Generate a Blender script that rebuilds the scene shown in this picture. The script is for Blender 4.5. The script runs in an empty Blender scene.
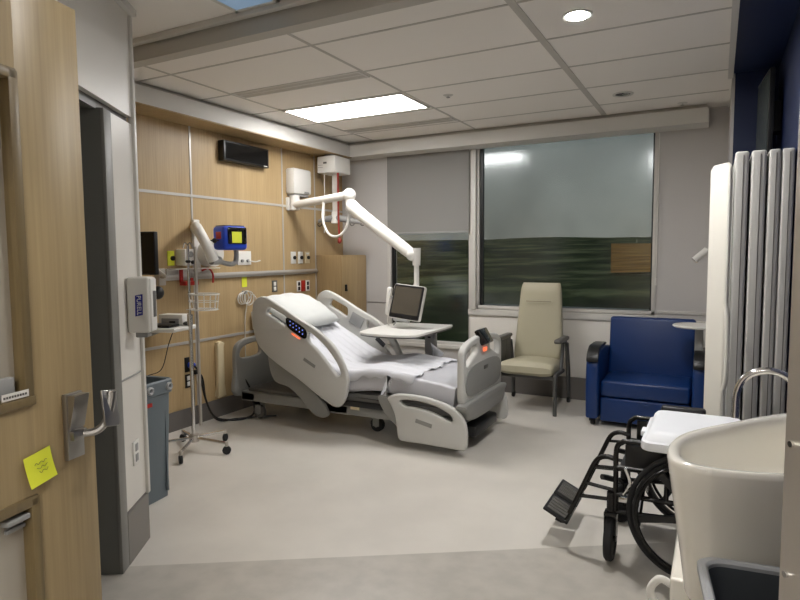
import bpy, bmesh, math, random
from mathutils import Vector, Matrix, noise
random.seed(4)
PI = math.pi
sc = bpy.context.scene
COL = sc.collection
V = Vector

# ------------------------------------------------------------------ materials
def lin(c):
    return tuple((x/255/12.92 if x/255 <= .04045 else ((x/255+.055)/1.055)**2.4) for x in c)

MATS = {}
def mat(name, col, rough=.5, metal=0.0, bump=0.0, bscale=60.0, var=0.0, vscale=4.0, emit=None, spec=.5, coat=0.0):
    m = bpy.data.materials.new(name); m.use_nodes = True
    nt = m.node_tree; b = nt.nodes['Principled BSDF']
    c = (*lin(col), 1)
    b.inputs['Base Color'].default_value = c
    b.inputs['Roughness'].default_value = rough
    b.inputs['Metallic'].default_value = metal
    b.inputs['Specular IOR Level'].default_value = spec
    b.inputs['Coat Weight'].default_value = coat
    if emit:
        b.inputs['Emission Color'].default_value = (*lin(emit[0]), 1)
        b.inputs['Emission Strength'].default_value = emit[1]
    tc = None
    if var or bump:
        tc = nt.nodes.new('ShaderNodeTexCoord')
    if var:
        n = nt.nodes.new('ShaderNodeTexNoise'); n.inputs['Scale'].default_value = vscale; n.inputs['Detail'].default_value = 4
        nt.links.new(tc.outputs['Object'], n.inputs['Vector'])
        r = nt.nodes.new('ShaderNodeValToRGB')
        r.color_ramp.elements[0].position = .35; r.color_ramp.elements[1].position = .65
        r.color_ramp.elements[0].color = tuple(x*(1-var) for x in c[:3])+(1,)
        r.color_ramp.elements[1].color = tuple(min(1, x*(1+var)) for x in c[:3])+(1,)
        nt.links.new(n.outputs['Fac'], r.inputs['Fac']); nt.links.new(r.outputs['Color'], b.inputs['Base Color'])
    if bump:
        n2 = nt.nodes.new('ShaderNodeTexNoise'); n2.inputs['Scale'].default_value = bscale; n2.inputs['Detail'].default_value = 3
        nt.links.new(tc.outputs['Object'], n2.inputs['Vector'])
        bp = nt.nodes.new('ShaderNodeBump'); bp.inputs['Strength'].default_value = bump; bp.inputs['Distance'].default_value = .004
        nt.links.new(n2.outputs['Fac'], bp.inputs['Height']); nt.links.new(bp.outputs['Normal'], b.inputs['Normal'])
    MATS[name] = m
    return m

def wood(name, c1, c2, rough=.45, sx=90, sz=2.2, planks=False):
    m = bpy.data.materials.new(name); m.use_nodes = True
    nt = m.node_tree; b = nt.nodes['Principled BSDF']; b.inputs['Roughness'].default_value = rough
    tc = nt.nodes.new('ShaderNodeTexCoord'); mp = nt.nodes.new('ShaderNodeMapping')
    mp.inputs['Scale'].default_value = (sx, sx, sz)
    nt.links.new(tc.outputs['Object'], mp.inputs['Vector'])
    n = nt.nodes.new('ShaderNodeTexNoise'); n.inputs['Scale'].default_value = 1.0; n.inputs['Detail'].default_value = 5; n.inputs['Roughness'].default_value = .6
    nt.links.new(mp.outputs['Vector'], n.inputs['Vector'])
    mp2 = nt.nodes.new('ShaderNodeMapping'); mp2.inputs['Scale'].default_value = (9, 9, .5)
    nt.links.new(tc.outputs['Object'], mp2.inputs['Vector'])
    n2 = nt.nodes.new('ShaderNodeTexNoise'); n2.inputs['Scale'].default_value = 1.0; n2.inputs['Detail'].default_value = 3
    nt.links.new(mp2.outputs['Vector'], n2.inputs['Vector'])
    mx = nt.nodes.new('ShaderNodeMath'); mx.operation = 'MULTIPLY_ADD'; mx.inputs[1].default_value = .6
    nt.links.new(n.outputs['Fac'], mx.inputs[0])
    ml = nt.nodes.new('ShaderNodeMath'); ml.operation = 'MULTIPLY'; ml.inputs[1].default_value = .4
    nt.links.new(n2.outputs['Fac'], ml.inputs[0]); nt.links.new(ml.outputs[0], mx.inputs[2])
    r = nt.nodes.new('ShaderNodeValToRGB')
    r.color_ramp.elements[0].position = .34; r.color_ramp.elements[1].position = .66
    r.color_ramp.elements[0].color = (*lin(c1), 1); r.color_ramp.elements[1].color = (*lin(c2), 1)
    nt.links.new(mx.outputs[0], r.inputs['Fac']); nt.links.new(r.outputs['Color'], b.inputs['Base Color'])
    MATS[name] = m
    return m

def glassmat(name, tint, refl=.10, rough=.03):
    m = bpy.data.materials.new(name); m.use_nodes = True
    nt = m.node_tree; nt.nodes.clear()
    o = nt.nodes.new('ShaderNodeOutputMaterial'); mx = nt.nodes.new('ShaderNodeMixShader')
    t = nt.nodes.new('ShaderNodeBsdfTransparent'); t.inputs['Color'].default_value = (*tint, 1)
    g = nt.nodes.new('ShaderNodeBsdfGlossy'); g.inputs['Roughness'].default_value = rough; g.inputs['Color'].default_value = (.95, .98, 1, 1)
    lw = nt.nodes.new('ShaderNodeFresnel'); lw.inputs['IOR'].default_value = 1.5
    ad = nt.nodes.new('ShaderNodeMath'); ad.operation = 'ADD'; ad.inputs[1].default_value = refl; ad.use_clamp = True
    nt.links.new(lw.outputs[0], ad.inputs[0]); nt.links.new(ad.outputs[0], mx.inputs['Fac'])
    nt.links.new(t.outputs[0], mx.inputs[1]); nt.links.new(g.outputs[0], mx.inputs[2])
    nt.links.new(mx.outputs[0], o.inputs['Surface'])
    MATS[name] = m
    return m

WOODW = wood('oak_laminate_wall', (166, 141, 101), (188, 163, 122))
WOODC = wood('oak_laminate_cabinet', (158, 133, 94), (179, 154, 113))
WOODD = wood('oak_veneer_door', (148, 128, 93), (170, 150, 112), rough=.4)
WOODB = wood('oak_bead', (104, 89, 60), (126, 109, 76), rough=.4)
M_FLOOR = mat('floor_vinyl', (204, 199, 190), .32, var=.05, vscale=2.5, bump=.02, bscale=30)
M_FLOOR2 = mat('floor_vinyl_entry', (176, 171, 162), .34, var=.07, vscale=9)
M_WALL = mat('wall_paint', (205, 200, 194), .6, bump=.03, bscale=200)
M_WALLF = mat('wall_paint_far', (194, 191, 188), .6, bump=.03, bscale=200)
M_WALLW = mat('wall_panel_white', (222, 218, 210), .4)
M_SOFF = mat('soffit_paint', (212, 210, 205), .6)
M_CEIL = mat('ceiling_tile', (240, 236, 230), .85, bump=.12, bscale=350)
M_TBAR = mat('ceiling_tee', (192, 188, 181), .6)
M_BEAM = mat('beam_grey', (186, 182, 174), .6)
M_NAVY = mat('navy_paint', (14, 30, 68), .5)
M_BASE = mat('base_rubber', (104, 100, 96), .5)
M_BASEL = mat('base_rubber_entry', (128, 123, 118), .5)
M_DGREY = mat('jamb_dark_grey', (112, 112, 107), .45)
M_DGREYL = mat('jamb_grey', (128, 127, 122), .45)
M_ALU = mat('aluminium', (196, 193, 187), .4, metal=.35)
M_STEEL = mat('brushed_steel', (190, 184, 176), .42, metal=.7, bump=.08, bscale=90)
M_SATIN = mat('satin_steel', (168, 166, 163), .32, metal=1)
M_CHROME = mat('chrome', (225, 225, 225), .12, metal=1)
M_WHITE = mat('white_plastic', (226, 224, 218), .35)
M_WHITE2 = mat('white_enamel', (214, 211, 204), .4)
M_FRAME = mat('window_frame_paint', (205, 202, 196), .4)
M_GREYP = mat('grey_plastic', (150, 150, 148), .45)
M_BEDW = mat('bed_plastic', (196, 195, 190), .38)
M_BEDG = mat('bed_grey', (140, 140, 136), .45)
M_BEDD = mat('bed_dark_grey', (92, 90, 86), .5)
M_BLACK = mat('black_plastic', (20, 20, 21), .4)
M_BLACKG = mat('black_gloss', (10, 10, 11), .12)
M_RUBBER = mat('black_rubber', (26, 26, 27), .7)
M_DMETAL = mat('black_enamel_tube', (30, 29, 28), .25, metal=.3)
M_SHEET = mat('sheet_white', (212, 213, 218), .75, bump=.12, bscale=25)
M_MATT = mat('mattress_grey', (192, 192, 197), .30, bump=.35, bscale=12)
M_PILLOW = mat('pillow_cotton', (208, 210, 207), .85, bump=.15, bscale=22)
M_CREAM = mat('cream_plastic', (215, 200, 165), .45)
M_BLUE = mat('blue_vinyl', (5, 45, 100), .38, bump=.05, bscale=300)
M_SAGE = mat('sage_vinyl', (176, 170, 146), .5, bump=.05, bscale=300)
M_CHGREY = mat('chair_grey_metal', (84, 84, 82), .45, metal=.3)
M_YEL = mat('sticky_yellow', (226, 232, 62), .6)
M_RED = mat('red_plastic', (178, 40, 32), .45)
M_REDC = mat('red_cord', (150, 52, 42), .7)
M_MBLUE = mat('monitor_blue', (24, 66, 190), .35)
M_BINB = mat('bin_bluegrey', (104, 114, 120), .5)
M_CER = mat('ceramic_cream', (240, 236, 225), .18, coat=.4)
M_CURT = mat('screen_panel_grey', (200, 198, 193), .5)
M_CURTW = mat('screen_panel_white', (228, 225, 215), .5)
M_TUB = mat('tub_white', (236, 238, 242), .4)
M_BBLUE = mat('cushion_blue', (28, 50, 170), .5)
M_DARKIN = mat('bin_liner_dark', (62, 66, 70), .6)
M_BINL = mat('bin_rim_grey', (176, 178, 180), .4)
M_BLIND = mat('blind_fabric', (140, 138, 135), .85, bump=.06, bscale=500)
M_INK = mat('ink_grey', (120, 130, 60), .7)
M_LOGO = mat('logo_blue', (36, 40, 130), .4)
M_PANEL = mat('screen_reflect_tone', (84, 79, 70), .12)  # lightened base colour: reflections on the display are painted in
M_LED = mat('led_panel', (255, 250, 240), .5, emit=((255, 253, 252), 8.6))
M_SPOT = mat('downlight_lens', (255, 255, 255), .5, emit=((255, 253, 251), 340.0))
M_FILL_ENTRY = mat('entry_fill_lens', (255, 255, 255), .5, emit=((255, 252, 248), 125.0))  # lens of the added entry fill light
M_FILL_CORR = mat('corridor_fill_lens', (255, 255, 255), .5, emit=((255, 252, 248), 13.0))  # lens of the added corridor fill light
M_ENTRY = mat('entry_lens', (160, 180, 200), .4, emit=((150, 190, 230), .10))
M_GLOW = mat('amber_glow', (255, 150, 110), .5, emit=((255, 110, 70), .45))
M_KEYS = mat('key_marks', (120, 140, 220), .5, emit=((110, 130, 230), .3))
M_GLASS = glassmat('window_glass', (.70, .72, .70), .04, .15)
M_DGLASS = mat('door_obscured_glass', (172, 165, 152), .14, coat=.5)

# ------------------------------------------------------------------ mesh builder
def catmull(pts, n=8, closed=False):
    P = [V(p) for p in pts]; out = []; N = len(P)
    rng = N if closed else N-1
    for i in range(rng):
        p1 = P[i]; p2 = P[(i+1) % N]
        p0 = P[i-1] if (closed or i > 0) else p1*2-p2
        p3 = P[(i+2) % N] if (closed or i+2 < N) else p2*2-p1
        for k in range(n):
            t = k/n
            out.append(.5*((2*p1)+(p2-p0)*t+(2*p0-5*p1+4*p2-p3)*t*t+(3*p1-p0-3*p2+p3)*t**3))
    if not closed: out.append(P[-1])
    return out

def frame(origin, xdir, ydir):
    x = V(xdir).normalized(); y = V(ydir); y = (y-x*y.dot(x)).normalized(); z = x.cross(y)
    m = Matrix((x, y, z)).transposed().to_4x4(); m.translation = V(origin)
    return m

def rotz(a, c=(0, 0, 0)):
    return Matrix.Translation(c) @ Matrix.Rotation(a, 4, 'Z') @ Matrix.Translation(-V(c))

class MB:
    def __init__(s, M=None):
        s.bm = bmesh.new(); s.M = M or Matrix.Identity(4)
    def absorb(s, b2, M=None):
        b2.transform(s.M @ (M or Matrix.Identity(4)))
        me = bpy.data.meshes.new('t'); b2.to_mesh(me); b2.free()
        s.bm.from_mesh(me); bpy.data.meshes.remove(me)
        return s
    def box(s, x0, x1, y0, y1, z0, z1, bev=0, seg=2, M=None):
        b = bmesh.new(); bmesh.ops.create_cube(b, size=1)
        bmesh.ops.transform(b, matrix=Matrix.Translation(((x0+x1)/2, (y0+y1)/2, (z0+z1)/2)) @ Matrix.Diagonal((abs(x1-x0), abs(y1-y0), abs(z1-z0), 1)), verts=b.verts)
        if bev: bmesh.ops.bevel(b, geom=list(b.edges), offset=bev, segments=seg, profile=.5, affect='EDGES')
        return s.absorb(b, M)
    def obox(s, c, size, M=None, bev=0, seg=2):
        T = Matrix.Translation(c) @ (M or Matrix.Identity(4))
        return s.box(-size[0]/2, size[0]/2, -size[1]/2, size[1]/2, -size[2]/2, size[2]/2, bev, seg, T)
    def prism(s, pts, h, M, bev=0, seg=2):
        b = bmesh.new()
        vs = [b.verts.new((p[0], p[1], 0)) for p in pts]
        f = b.faces.new(vs)
        r = bmesh.ops.extrude_face_region(b, geom=[f])
        bmesh.ops.translate(b, vec=(0, 0, h), verts=[g for g in r['geom'] if isinstance(g, bmesh.types.BMVert)])
        bmesh.ops.recalc_face_normals(b, faces=b.faces)
        if bev:
            ed = [e for e in b.edges if abs(e.verts[0].co.z-e.verts[1].co.z) < 1e-6]
            bmesh.ops.bevel(b, geom=ed, offset=bev, segments=seg, profile=.5, affect='EDGES')
        return s.absorb(b, M)
    def cyl(s, p0, p1, r, r2=None, seg=18):
        p0 = V(p0); p1 = V(p1); d = p1-p0
        b = bmesh.new()
        bmesh.ops.create_cone(b, cap_ends=True, segments=seg, radius1=r, radius2=r if r2 is None else r2, depth=d.length)
        q = d.to_track_quat('Z', 'Y').to_matrix().to_4x4(); q.translation = (p0+p1)/2
        return s.absorb(b, q)
    def sphere(s, c, r, sc3=(1, 1, 1), M=None, seg=20):
        b = bmesh.new(); bmesh.ops.create_uvsphere(b, u_segments=seg, v_segments=seg//2, radius=r)
        return s.absorb(b, Matrix.Translation(c) @ (M or Matrix.Identity(4)) @ Matrix.Diagonal((*sc3, 1)))
    def tube(s, pts, r, seg=10, smooth=6, closed=False):
        P = catmull(pts, smooth, closed) if smooth else [V(p) for p in pts]
        n = len(P); b = bmesh.new(); rings = []
        ref = None
        for i, p in enumerate(P):
            if closed: t = P[(i+1) % n]-P[i-1]
            else: t = P[min(i+1, n-1)]-P[max(i-1, 0)]
            t.normalize()
            if ref is None:
                ref = V((0, 0, 1)) if abs(t.z) < .9 else V((1, 0, 0))
            x = ref-t*ref.dot(t); x.normalize(); ref = x; y = t.cross(x)
            rr = r(i/(n-1)) if callable(r) else r
            rings.append([b.verts.new(p+(x*math.cos(a)+y*math.sin(a))*rr) for a in [2*PI*k/seg for k in range(seg)]])
        for i in range(n if closed else n-1):
            A = rings[i]; B = rings[(i+1) % n]
            for k in range(seg): b.faces.new((A[k], A[(k+1) % seg], B[(k+1) % seg], B[k]))
        if not closed:
            b.faces.new(rings[0][::-1]); b.faces.new(rings[-1])
        bmesh.ops.recalc_face_normals(b, faces=b.faces)
        return s.absorb(b)
    def loft(s, rings, cap0=True, cap1=True, closed=False, M=None):
        b = bmesh.new(); R = [[b.verts.new(p) for p in r] for r in rings]; n = len(R[0])
        for i in range(len(R) if closed else len(R)-1):
            A = R[i]; B = R[(i+1) % len(R)]
            for k in range(n): b.faces.new((A[k], A[(k+1) % n], B[(k+1) % n], B[k]))
        if not closed:
            if cap0: b.faces.new(R[0][::-1])
            if cap1: b.faces.new(R[-1])
        bmesh.ops.recalc_face_normals(b, faces=b.faces)
        return s.absorb(b, M)
    def lathe(s, prof, M, seg=32, ring=False):
        rings = [[V((max(r, 1e-4)*math.cos(2*PI*k/seg), max(r, 1e-4)*math.sin(2*PI*k/seg), z)) for k in range(seg)] for r, z in prof]
        return s.loft(rings, M=M, closed=ring)
    def plate(s, outer, holes, th, bev, M, smooth=6):
        """outline with holes, rounded edges; lies in the frame's xy plane, thickness along its z"""
        cu = bpy.data.curves.new('c', 'CURVE'); cu.dimensions = '2D'; cu.fill_mode = 'BOTH'
        cu.extrude = max(th/2-bev, .0005); cu.bevel_depth = bev; cu.bevel_resolution = 2; cu.offset = -bev
        for pl in [outer]+list(holes):
            pts = catmull([(p[0], p[1], 0) for p in pl], smooth, True) if smooth else [V((p[0], p[1], 0)) for p in pl]
            sp = cu.splines.new('POLY'); sp.points.add(len(pts)-1); sp.use_cyclic_u = True
            for i, p in enumerate(pts): sp.points[i].co = (p.x, p.y, 0, 1)
        o = bpy.data.objects.new('c', cu); COL.objects.link(o)
        dg = bpy.context.evaluated_depsgraph_get(); dg.update()
        me = bpy.data.meshes.new_from_object(o.evaluated_get(dg), depsgraph=dg)
        b = bmesh.new(); b.from_mesh(me)
        bpy.data.objects.remove(o); bpy.data.curves.remove(cu); bpy.data.meshes.remove(me)
        bmesh.ops.remove_doubles(b, verts=b.verts, dist=1e-5)
        return s.absorb(b, M)
    def text(s, txt, size, M, th=.0006):
        cu = bpy.data.curves.new('t', 'FONT'); cu.body = txt; cu.size = size; cu.align_x = 'CENTER'; cu.align_y = 'CENTER'; cu.extrude = th
        o = bpy.data.objects.new('t', cu); COL.objects.link(o)
        dg = bpy.context.evaluated_depsgraph_get(); dg.update()
        me = bpy.data.meshes.new_from_object(o.evaluated_get(dg), depsgraph=dg)
        b = bmesh.new(); b.from_mesh(me)
        bpy.data.objects.remove(o); bpy.data.curves.remove(cu); bpy.data.meshes.remove(me)
        return s.absorb(b, M)
    def build(s, name, m, parent=None, sharp=35):
        bm = s.bm
        if parent is not None:
            r = parent
            while r.parent: r = r.parent
            org = V(r.location)
        else:
            xs = [v.co for v in bm.verts]
            lo = V((min(c.x for c in xs), min(c.y for c in xs), min(c.z for c in xs))); hi = V((max(c.x for c in xs), max(c.y for c in xs), max(c.z for c in xs)))
            org = V(((lo.x+hi.x)/2, (lo.y+hi.y)/2, lo.z))
        bmesh.ops.translate(bm, vec=-org, verts=bm.verts)
        me = bpy.data.meshes.new(name); bm.to_mesh(me); bm.free()
        me.materials.append(m)
        me.shade_smooth(); me.set_sharp_from_angle(angle=math.radians(sharp))
        o = bpy.data.objects.new(name, me); COL.objects.link(o)
        if parent is not None: o.parent = parent
        else: o.location = org
        return o

def tag(o, label, cat, group=None):
    o['label'] = label; o['category'] = cat
    if group: o['group'] = group
    return o
def thing(name, label, cat, loc, group=None):
    o = bpy.data.objects.new(name, None); o.empty_display_size = .05; COL.objects.link(o); o.location = loc
    return tag(o, label, cat, group)
def struct(o):
    o['kind'] = 'structure'; return o
def copy_tree(root, loc, label=None):
    r = root.copy(); COL.objects.link(r); r.location = loc
    if label: r['label'] = label
    for ch in list(root.children):
        c = ch.copy(); COL.objects.link(c); c.parent = r
        for g in list(ch.children):
            d = g.copy(); COL.objects.link(d); d.parent = c
    return r
def B(*a, **k): return MB().box(*a, **k)

# ------------------------------------------------------------------ dimensions (metres)
XH = -4.09      # head wall plane
YF = 6.22       # window wall plane
ZC = 2.80       # ceiling of the main room
XR = .345       # right wall of the alcove
XE = .055       # right wall beside the window
A32 = math.radians(32.2)
UU = V((-math.sin(A32), math.cos(A32), 0)); VV = V((math.cos(A32), math.sin(A32), 0))
H0 = V((-1.2, -.16, 0))
def uv(a, b, z=0): return H0+VV*a+UU*b+V((0, 0, z))
MUV = Matrix.Translation(H0) @ Matrix.Rotation(A32, 4, 'Z')     # local x = along the door wall, local y = into the room

# ------------------------------------------------------------------ room shell
def poly_slab(name, pts, z0, z1, m):
    return struct(MB().prism(pts, z1-z0, Matrix.Translation((0, 0, z0))).build(name, m))

L0 = V((-2.358, 1.931, 0))
def online(x): return (x, L0.y+(x-L0.x)*math.tan(A32))
pa = online(-4.3); pb = online(1.6)
poly_slab('floor', [pa, pb, (1.6, 6.5), (-4.3, 6.5)], -.1, 0, M_FLOOR)
poly_slab('floor_entry', [(-4.3, -3.6), (3.6, -3.6), (3.6, pb[1]), pb, pa], -.1, 0, M_FLOOR2)

# head wall with oak laminate
struct(B(XH-.16, XH-.02, -.5, YF+.2, 0, 3.0).build('wall_headwall', M_WALL))
struct(B(XH-.02, XH, 1.3, YF, .165, 2.80).build('trim_oak_panelling', WOODW))
struct(B(XH-.02, XH+.012, 1.3, YF, 0, .165).build('baseboard_headwall', M_BASE))
struct(B(XH, XH+.006, 1.3, YF, 2.015, 2.038).build('trim_1', M_ALU))
struct(B(XH, XH+.008, 1.3, YF, .733, .757).build('trim_2', M_ALU))
for i, y in enumerate((3.825, 5.07, 5.645)):
    struct(B(XH, XH+.005, y-.009, y+.009, .165, 2.8).build('trim_%d' % (i+3), M_ALU))

# window wall: solid pieces round two openings
WL0, WL1, WLZ = -3.44, -2.40, .47
WR0, WR1, WRZ = -2.33, -.55, .94
w = MB()
w.box(XH-.1, WL0, YF, YF+.2, 0, 3.0); w.box(WL1, WR0, YF, YF+.2, 0, 3.0); w.box(WR1, 1.6, YF, YF+.2, 0, 3.0)
w.box(WL0, WL1, YF, YF+.2, 0, WLZ); w.box(WR0, WR1, YF, YF+.2, 0, WRZ)
w.box(WL0, WL1, YF, YF+.2, 2.70, 3.0); w.box(WR0, WR1, YF, YF+.2, 2.70, 3.0)
struct(w.build('wall_window', M_WALLF))
struct(B(-2.41, .05, YF-.014, YF, .23, .86, bev=.003).build('trim_6', M_WALLW))      # panel under the big window
struct(B(-2.43, -.50, YF-.035, YF+.03, .83, .895, bev=.006).build('trim_7', M_FRAME))        # window ledge
struct(B(-3.46, -2.41, YF-.03, YF+.03, .43, .475, bev=.006).build('trim_8', M_FRAME))
struct(B(XH, XE, YF-.016, YF, 0, .227).build('baseboard_window', M_BASE))
struct(B(-.50, .05, YF-.012, YF, .92, .945).build('trim_9', M_FRAME))
struct(B(-3.74, -3.46, YF-.008, YF, .926, .934).build('trim_10', M_BASEL))

def window(nm, x0, x1, z0, z1, fw):
    r = bpy.data.objects.new(nm, None); COL.objects.link(r); r.location = ((x0+x1)/2, YF, z0); struct(r)
    f = MB()
    f.box(x0, x0+fw, YF-.012, YF+.08, z0, z1, bev=.003); f.box(x1-fw, x1, YF-.012, YF+.08, z0, z1, bev=.003)
    f.box(x0, x1, YF-.012, YF+.08, z0, z0+fw, bev=.003); f.box(x0, x1, YF-.012, YF+.08, z1-fw, z1, bev=.003)
    struct(f.build('window_frame', M_FRAME, r))
    g = MB(); g.box(x0+fw, x0+fw+.03, YF+.02, YF+.07, z0+fw, z1-fw); g.box(x1-fw-.015, x1-fw, YF+.02, YF+.07, z0+fw, z1-fw)
    struct(g.build('window_gasket', M_BLACK, r))
    struct(B(x0+fw*.5, x1-fw*.5, YF+.045, YF+.051, z0+fw*.5, z1-fw*.5).build('window_pane', M_GLASS, r))
window('window_1', WL0-.02, WL1+.015, WLZ-.01, 2.70, .045)
window('window_2', WR0-.015, WR1+.03, WRZ-.035, 2.70, .035)
struct(B(-2.395, -2.335, YF-.05, YF, .895, 2.63, bev=.006).build('trim_11', M_FRAME))       # post between the windows

# soffits
SX = -3.80; SY = 5.95; SZ = 2.633
struct(B(XH, SX, 2.2, SY, SZ, 2.762).build('soffit_headwall', M_SOFF))
struct(B(XH, -.105, SY, YF, SZ, 2.762).build('soffit_window', M_SOFF))
struct(B(XH, SX-.006, 2.2, SY+.05, SZ-.008, SZ+.002).build('soffit_underside', WOODC))
s_ = MB(); s_.box(XH, SX-.05, 2.2, SY+.05, 2.762, ZC); s_.box(XH, -.12, SY+.05, YF, 2.762, ZC)
struct(s_.build('soffit_reveal', M_BEAM))

# ceilings
struct(MB().box(XH-.1, .045, 2.5, YF+.1, ZC, ZC+.08).box(.045, .2, 5.15, YF+.1, ZC, ZC+.08).build('ceiling', M_CEIL))
struct(B(-4.3, 3.6, -3.6, 2.5, 2.74, 2.9).build('ceiling_entry', M_CEIL))
struct(B(.046, 1.6, 2.5, 5.149, ZC, ZC+.08).build('ceiling_alcove', M_NAVY))
t = MB()
for x in (-3.505, -2.268): t.box(x-.011, x+.011, 2.53, 5.95, ZC-.003, ZC+.001)
t.box(-1.005, -.960, 2.53, 5.97, ZC-.004, ZC+.001)
for k in range(-2, 4):
    y = 4.35+k*.612
    for x0, x1 in ((-3.85, -3.516), (-3.494, -2.279), (-2.257, -1.005), (-.96, .04)):
        t.box(x0, x1, y-.009, y+.009, ZC-.003, ZC+.001)
struct(t.build('ceiling_grid', M_TBAR))
struct(B(.028, .062, 2.53, 5.12, ZC-.03, ZC+.002).build('trim_12', M_FRAME))
b_ = MB(); b_.box(-3.6, 1.6, 2.45, 2.53, 2.632, 2.82)
struct(b_.build('ceiling_beam', M_BEAM))
struct(B(-3.4, 1.6, 2.40, 2.44, 2.712, 2.742, bev=.004).build('trim_13', M_SOFF))

# right side
struct(B(XR, XR+.12, .80, 5.25, 0, 2.9).build('wall_right', M_NAVY))
struct(B(XE+.02, XR, 5.10, 5.22, 0, ZC).build('wall_alcove', M_NAVY))
struct(B(XE, XE+.02, 5.10, YF, 0, ZC).build('wall_return', M_WALLF))

# angled entry wall on the left, deep dark jamb and header over the opening
AJ = (V((-2.447, 1.793, 0))-H0)@VV; BJ = (V((-2.447, 1.793, 0))-H0)@UU      # jamb corner in the entry frame
BE = (V((-2.632, 2.107, 0))-H0)@UU                                     # far end of the angled wall
def E(a0, a1, b0, b1, z0, z1, bev=0): return MB(MUV).box(a0, a1, b0, b1, z0, z1, bev)
struct(E(AJ-.13, AJ-.004, BJ+.08, BE, .26, 2.165).build('wall_entry', M_WALLW))
struct(E(AJ-.13, AJ-.03, BJ, BE, 2.16, 2.205).build('trim_22', M_BASE))  # dark strip: shade of the gap under the header put into colour
struct(E(AJ-.13, AJ-.002, BJ+.08, BE, 2.2, 2.74).build('wall_entry_upper', M_WALLW))
struct(E(AJ-.13, AJ+.004, BJ+.08, BE+.004, 0, .25).build('baseboard_entry', M_BASEL))
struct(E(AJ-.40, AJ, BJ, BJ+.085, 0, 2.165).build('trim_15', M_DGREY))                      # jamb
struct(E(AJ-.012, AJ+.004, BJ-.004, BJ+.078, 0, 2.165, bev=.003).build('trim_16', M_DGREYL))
struct(E(AJ-.13, AJ, BJ-2.4, BJ+.085, 2.2, 2.74).build('wall_header', M_WALLW))
struct(E(AJ-.13, AJ-.03, BJ-1.3, BJ, 2.16, 2.2).build('trim_17', M_DGREY))
struct(E(AJ-.13, AJ, BJ-2.4, BJ-1.25, 0, 2.2).build('wall_entry_near', M_WALLW))
g_ = MB(MUV)
g_.box(AJ-.02, AJ+.012, BE-.012, BE+.018, .25, 2.70, bev=.005)
struct(g_.build('trim_18', M_WHITE2))                                   # corner guard
struct(E(AJ-.006, AJ+.001, BJ+.085, BE-.015, .902, .91).build('trim_19', M_GREYP))
struct(E(AJ-.03, AJ+.03, BJ-2.3, BE+.03, 2.705, 2.74, bev=.004).build('trim_20', M_SOFF))
# washroom behind the opening
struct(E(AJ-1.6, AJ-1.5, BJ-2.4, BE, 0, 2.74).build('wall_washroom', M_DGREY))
struct(E(AJ-1.6, AJ-.05, BE-.06, BE, 0, 2.74).build('wall_washroom_end', M_WALLW))
# corridor behind the camera, door wall and right jamb
DJ = 1.5
JP = V((.058, .63, 0)); AJR = (JP-H0)@VV; BJR = (JP-H0)@UU
struct(E(-1.6, -.03, -.2, .0, 0, 2.74).build('wall_door_left', M_WALL))
struct(E(AJR+.10, 3.2, -.10, BJR-.0, 0, 2.74).build('wall_door_right', M_WALL))
struct(E(-.03, AJR+.10, -.2, BJR, 2.16, 2.74).build('wall_door_head', M_WALL))
st = MB(MUV); st.box(AJR, AJR+.10, -.14, BJR, 0, 2.2, bev=.002); st.box(AJR-.0015, AJR+.0015, -.06, -.04, 0, 2.2)
struct(st.build('door_frame_right', M_STEEL))
scw = MB(MUV)
for z in (1.33, 1.21, 1.585): scw.cyl((AJR-.0025, BJR-.010, z), (AJR+.001, BJR-.010, z), .0028)
struct(scw.build('trim_21', M_CHROME))
struct(E(-1.6, 3.2, -2.4, -2.3, 0, 2.74).build('wall_corridor', M_WALL))
struct(E(-1.7, -1.6, -2.4, .0, 0, 2.74).build('wall_corridor_left', M_WALL))
struct(E(3.2, 3.3, -2.4, .2, 0, 2.74).build('wall_corridor_right', M_WALL))

# ------------------------------------------------------------------ land beyond the glass
def terrain():
    b = bmesh.new(); nx, ny = 60, 70; g = []
    for j in range(ny):
        t = j/(ny-1); y = 40+1100*t**2.2; row = []
        for i in range(nx):
            x = (-.95+1.35*i/(nx-1))*(y+60)
            z = -14+26*t**1.15*1.0+y*.016+noise.noise(V((x*.006, y*.006, 3)))*2.5*(.3+t*2)
            row.append(b.verts.new((x, y, z)))
        g.append(row)
    for j in range(ny-1):
        for i in range(nx-1): b.faces.new((g[j][i], g[j][i+1], g[j+1][i+1], g[j+1][i]))
    return b
mt_ = bpy.data.materials.new('dusk_fields'); mt_.use_nodes = True
nt = mt_.node_tree; bb = nt.nodes['Principled BSDF']; bb.inputs['Roughness'].default_value = 1; bb.inputs['Specular IOR Level'].default_value = 0
tc = nt.nodes.new('ShaderNodeTexCoord'); mp = nt.nodes.new('ShaderNodeMapping'); mp.inputs['Scale'].default_value = (.035, .035, 0)
n1 = nt.nodes.new('ShaderNodeTexNoise'); n1.inputs['Scale'].default_value = 1.0; n1.inputs['Detail'].default_value = 8; n1.inputs['Roughness'].default_value = .65
rp = nt.nodes.new('ShaderNodeValToRGB'); e = rp.color_ramp.elements
e[0].position = .38; e[0].color = (.035, .045, .024, 1); e[1].position = .60; e[1].color = (.34, .34, .16, 1)
e2 = rp.color_ramp.elements.new(.5); e2.color = (.10, .115, .05, 1)
nt.links.new(tc.outputs['Object'], mp.inputs['Vector']); nt.links.new(mp.outputs['Vector'], n1.inputs['Vector'])
nt.links.new(n1.outputs['Fac'], rp.inputs['Fac']); nt.links.new(rp.outputs['Color'], bb.inputs['Base Color'])
def land_z(x, y):
    t = max(0, (y-40)/1100)**(1/2.2)
    return -14+26*t**1.15+y*.016+noise.noise(V((x*.006, y*.006, 3)))*2.5*(.3+t*2)
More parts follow.
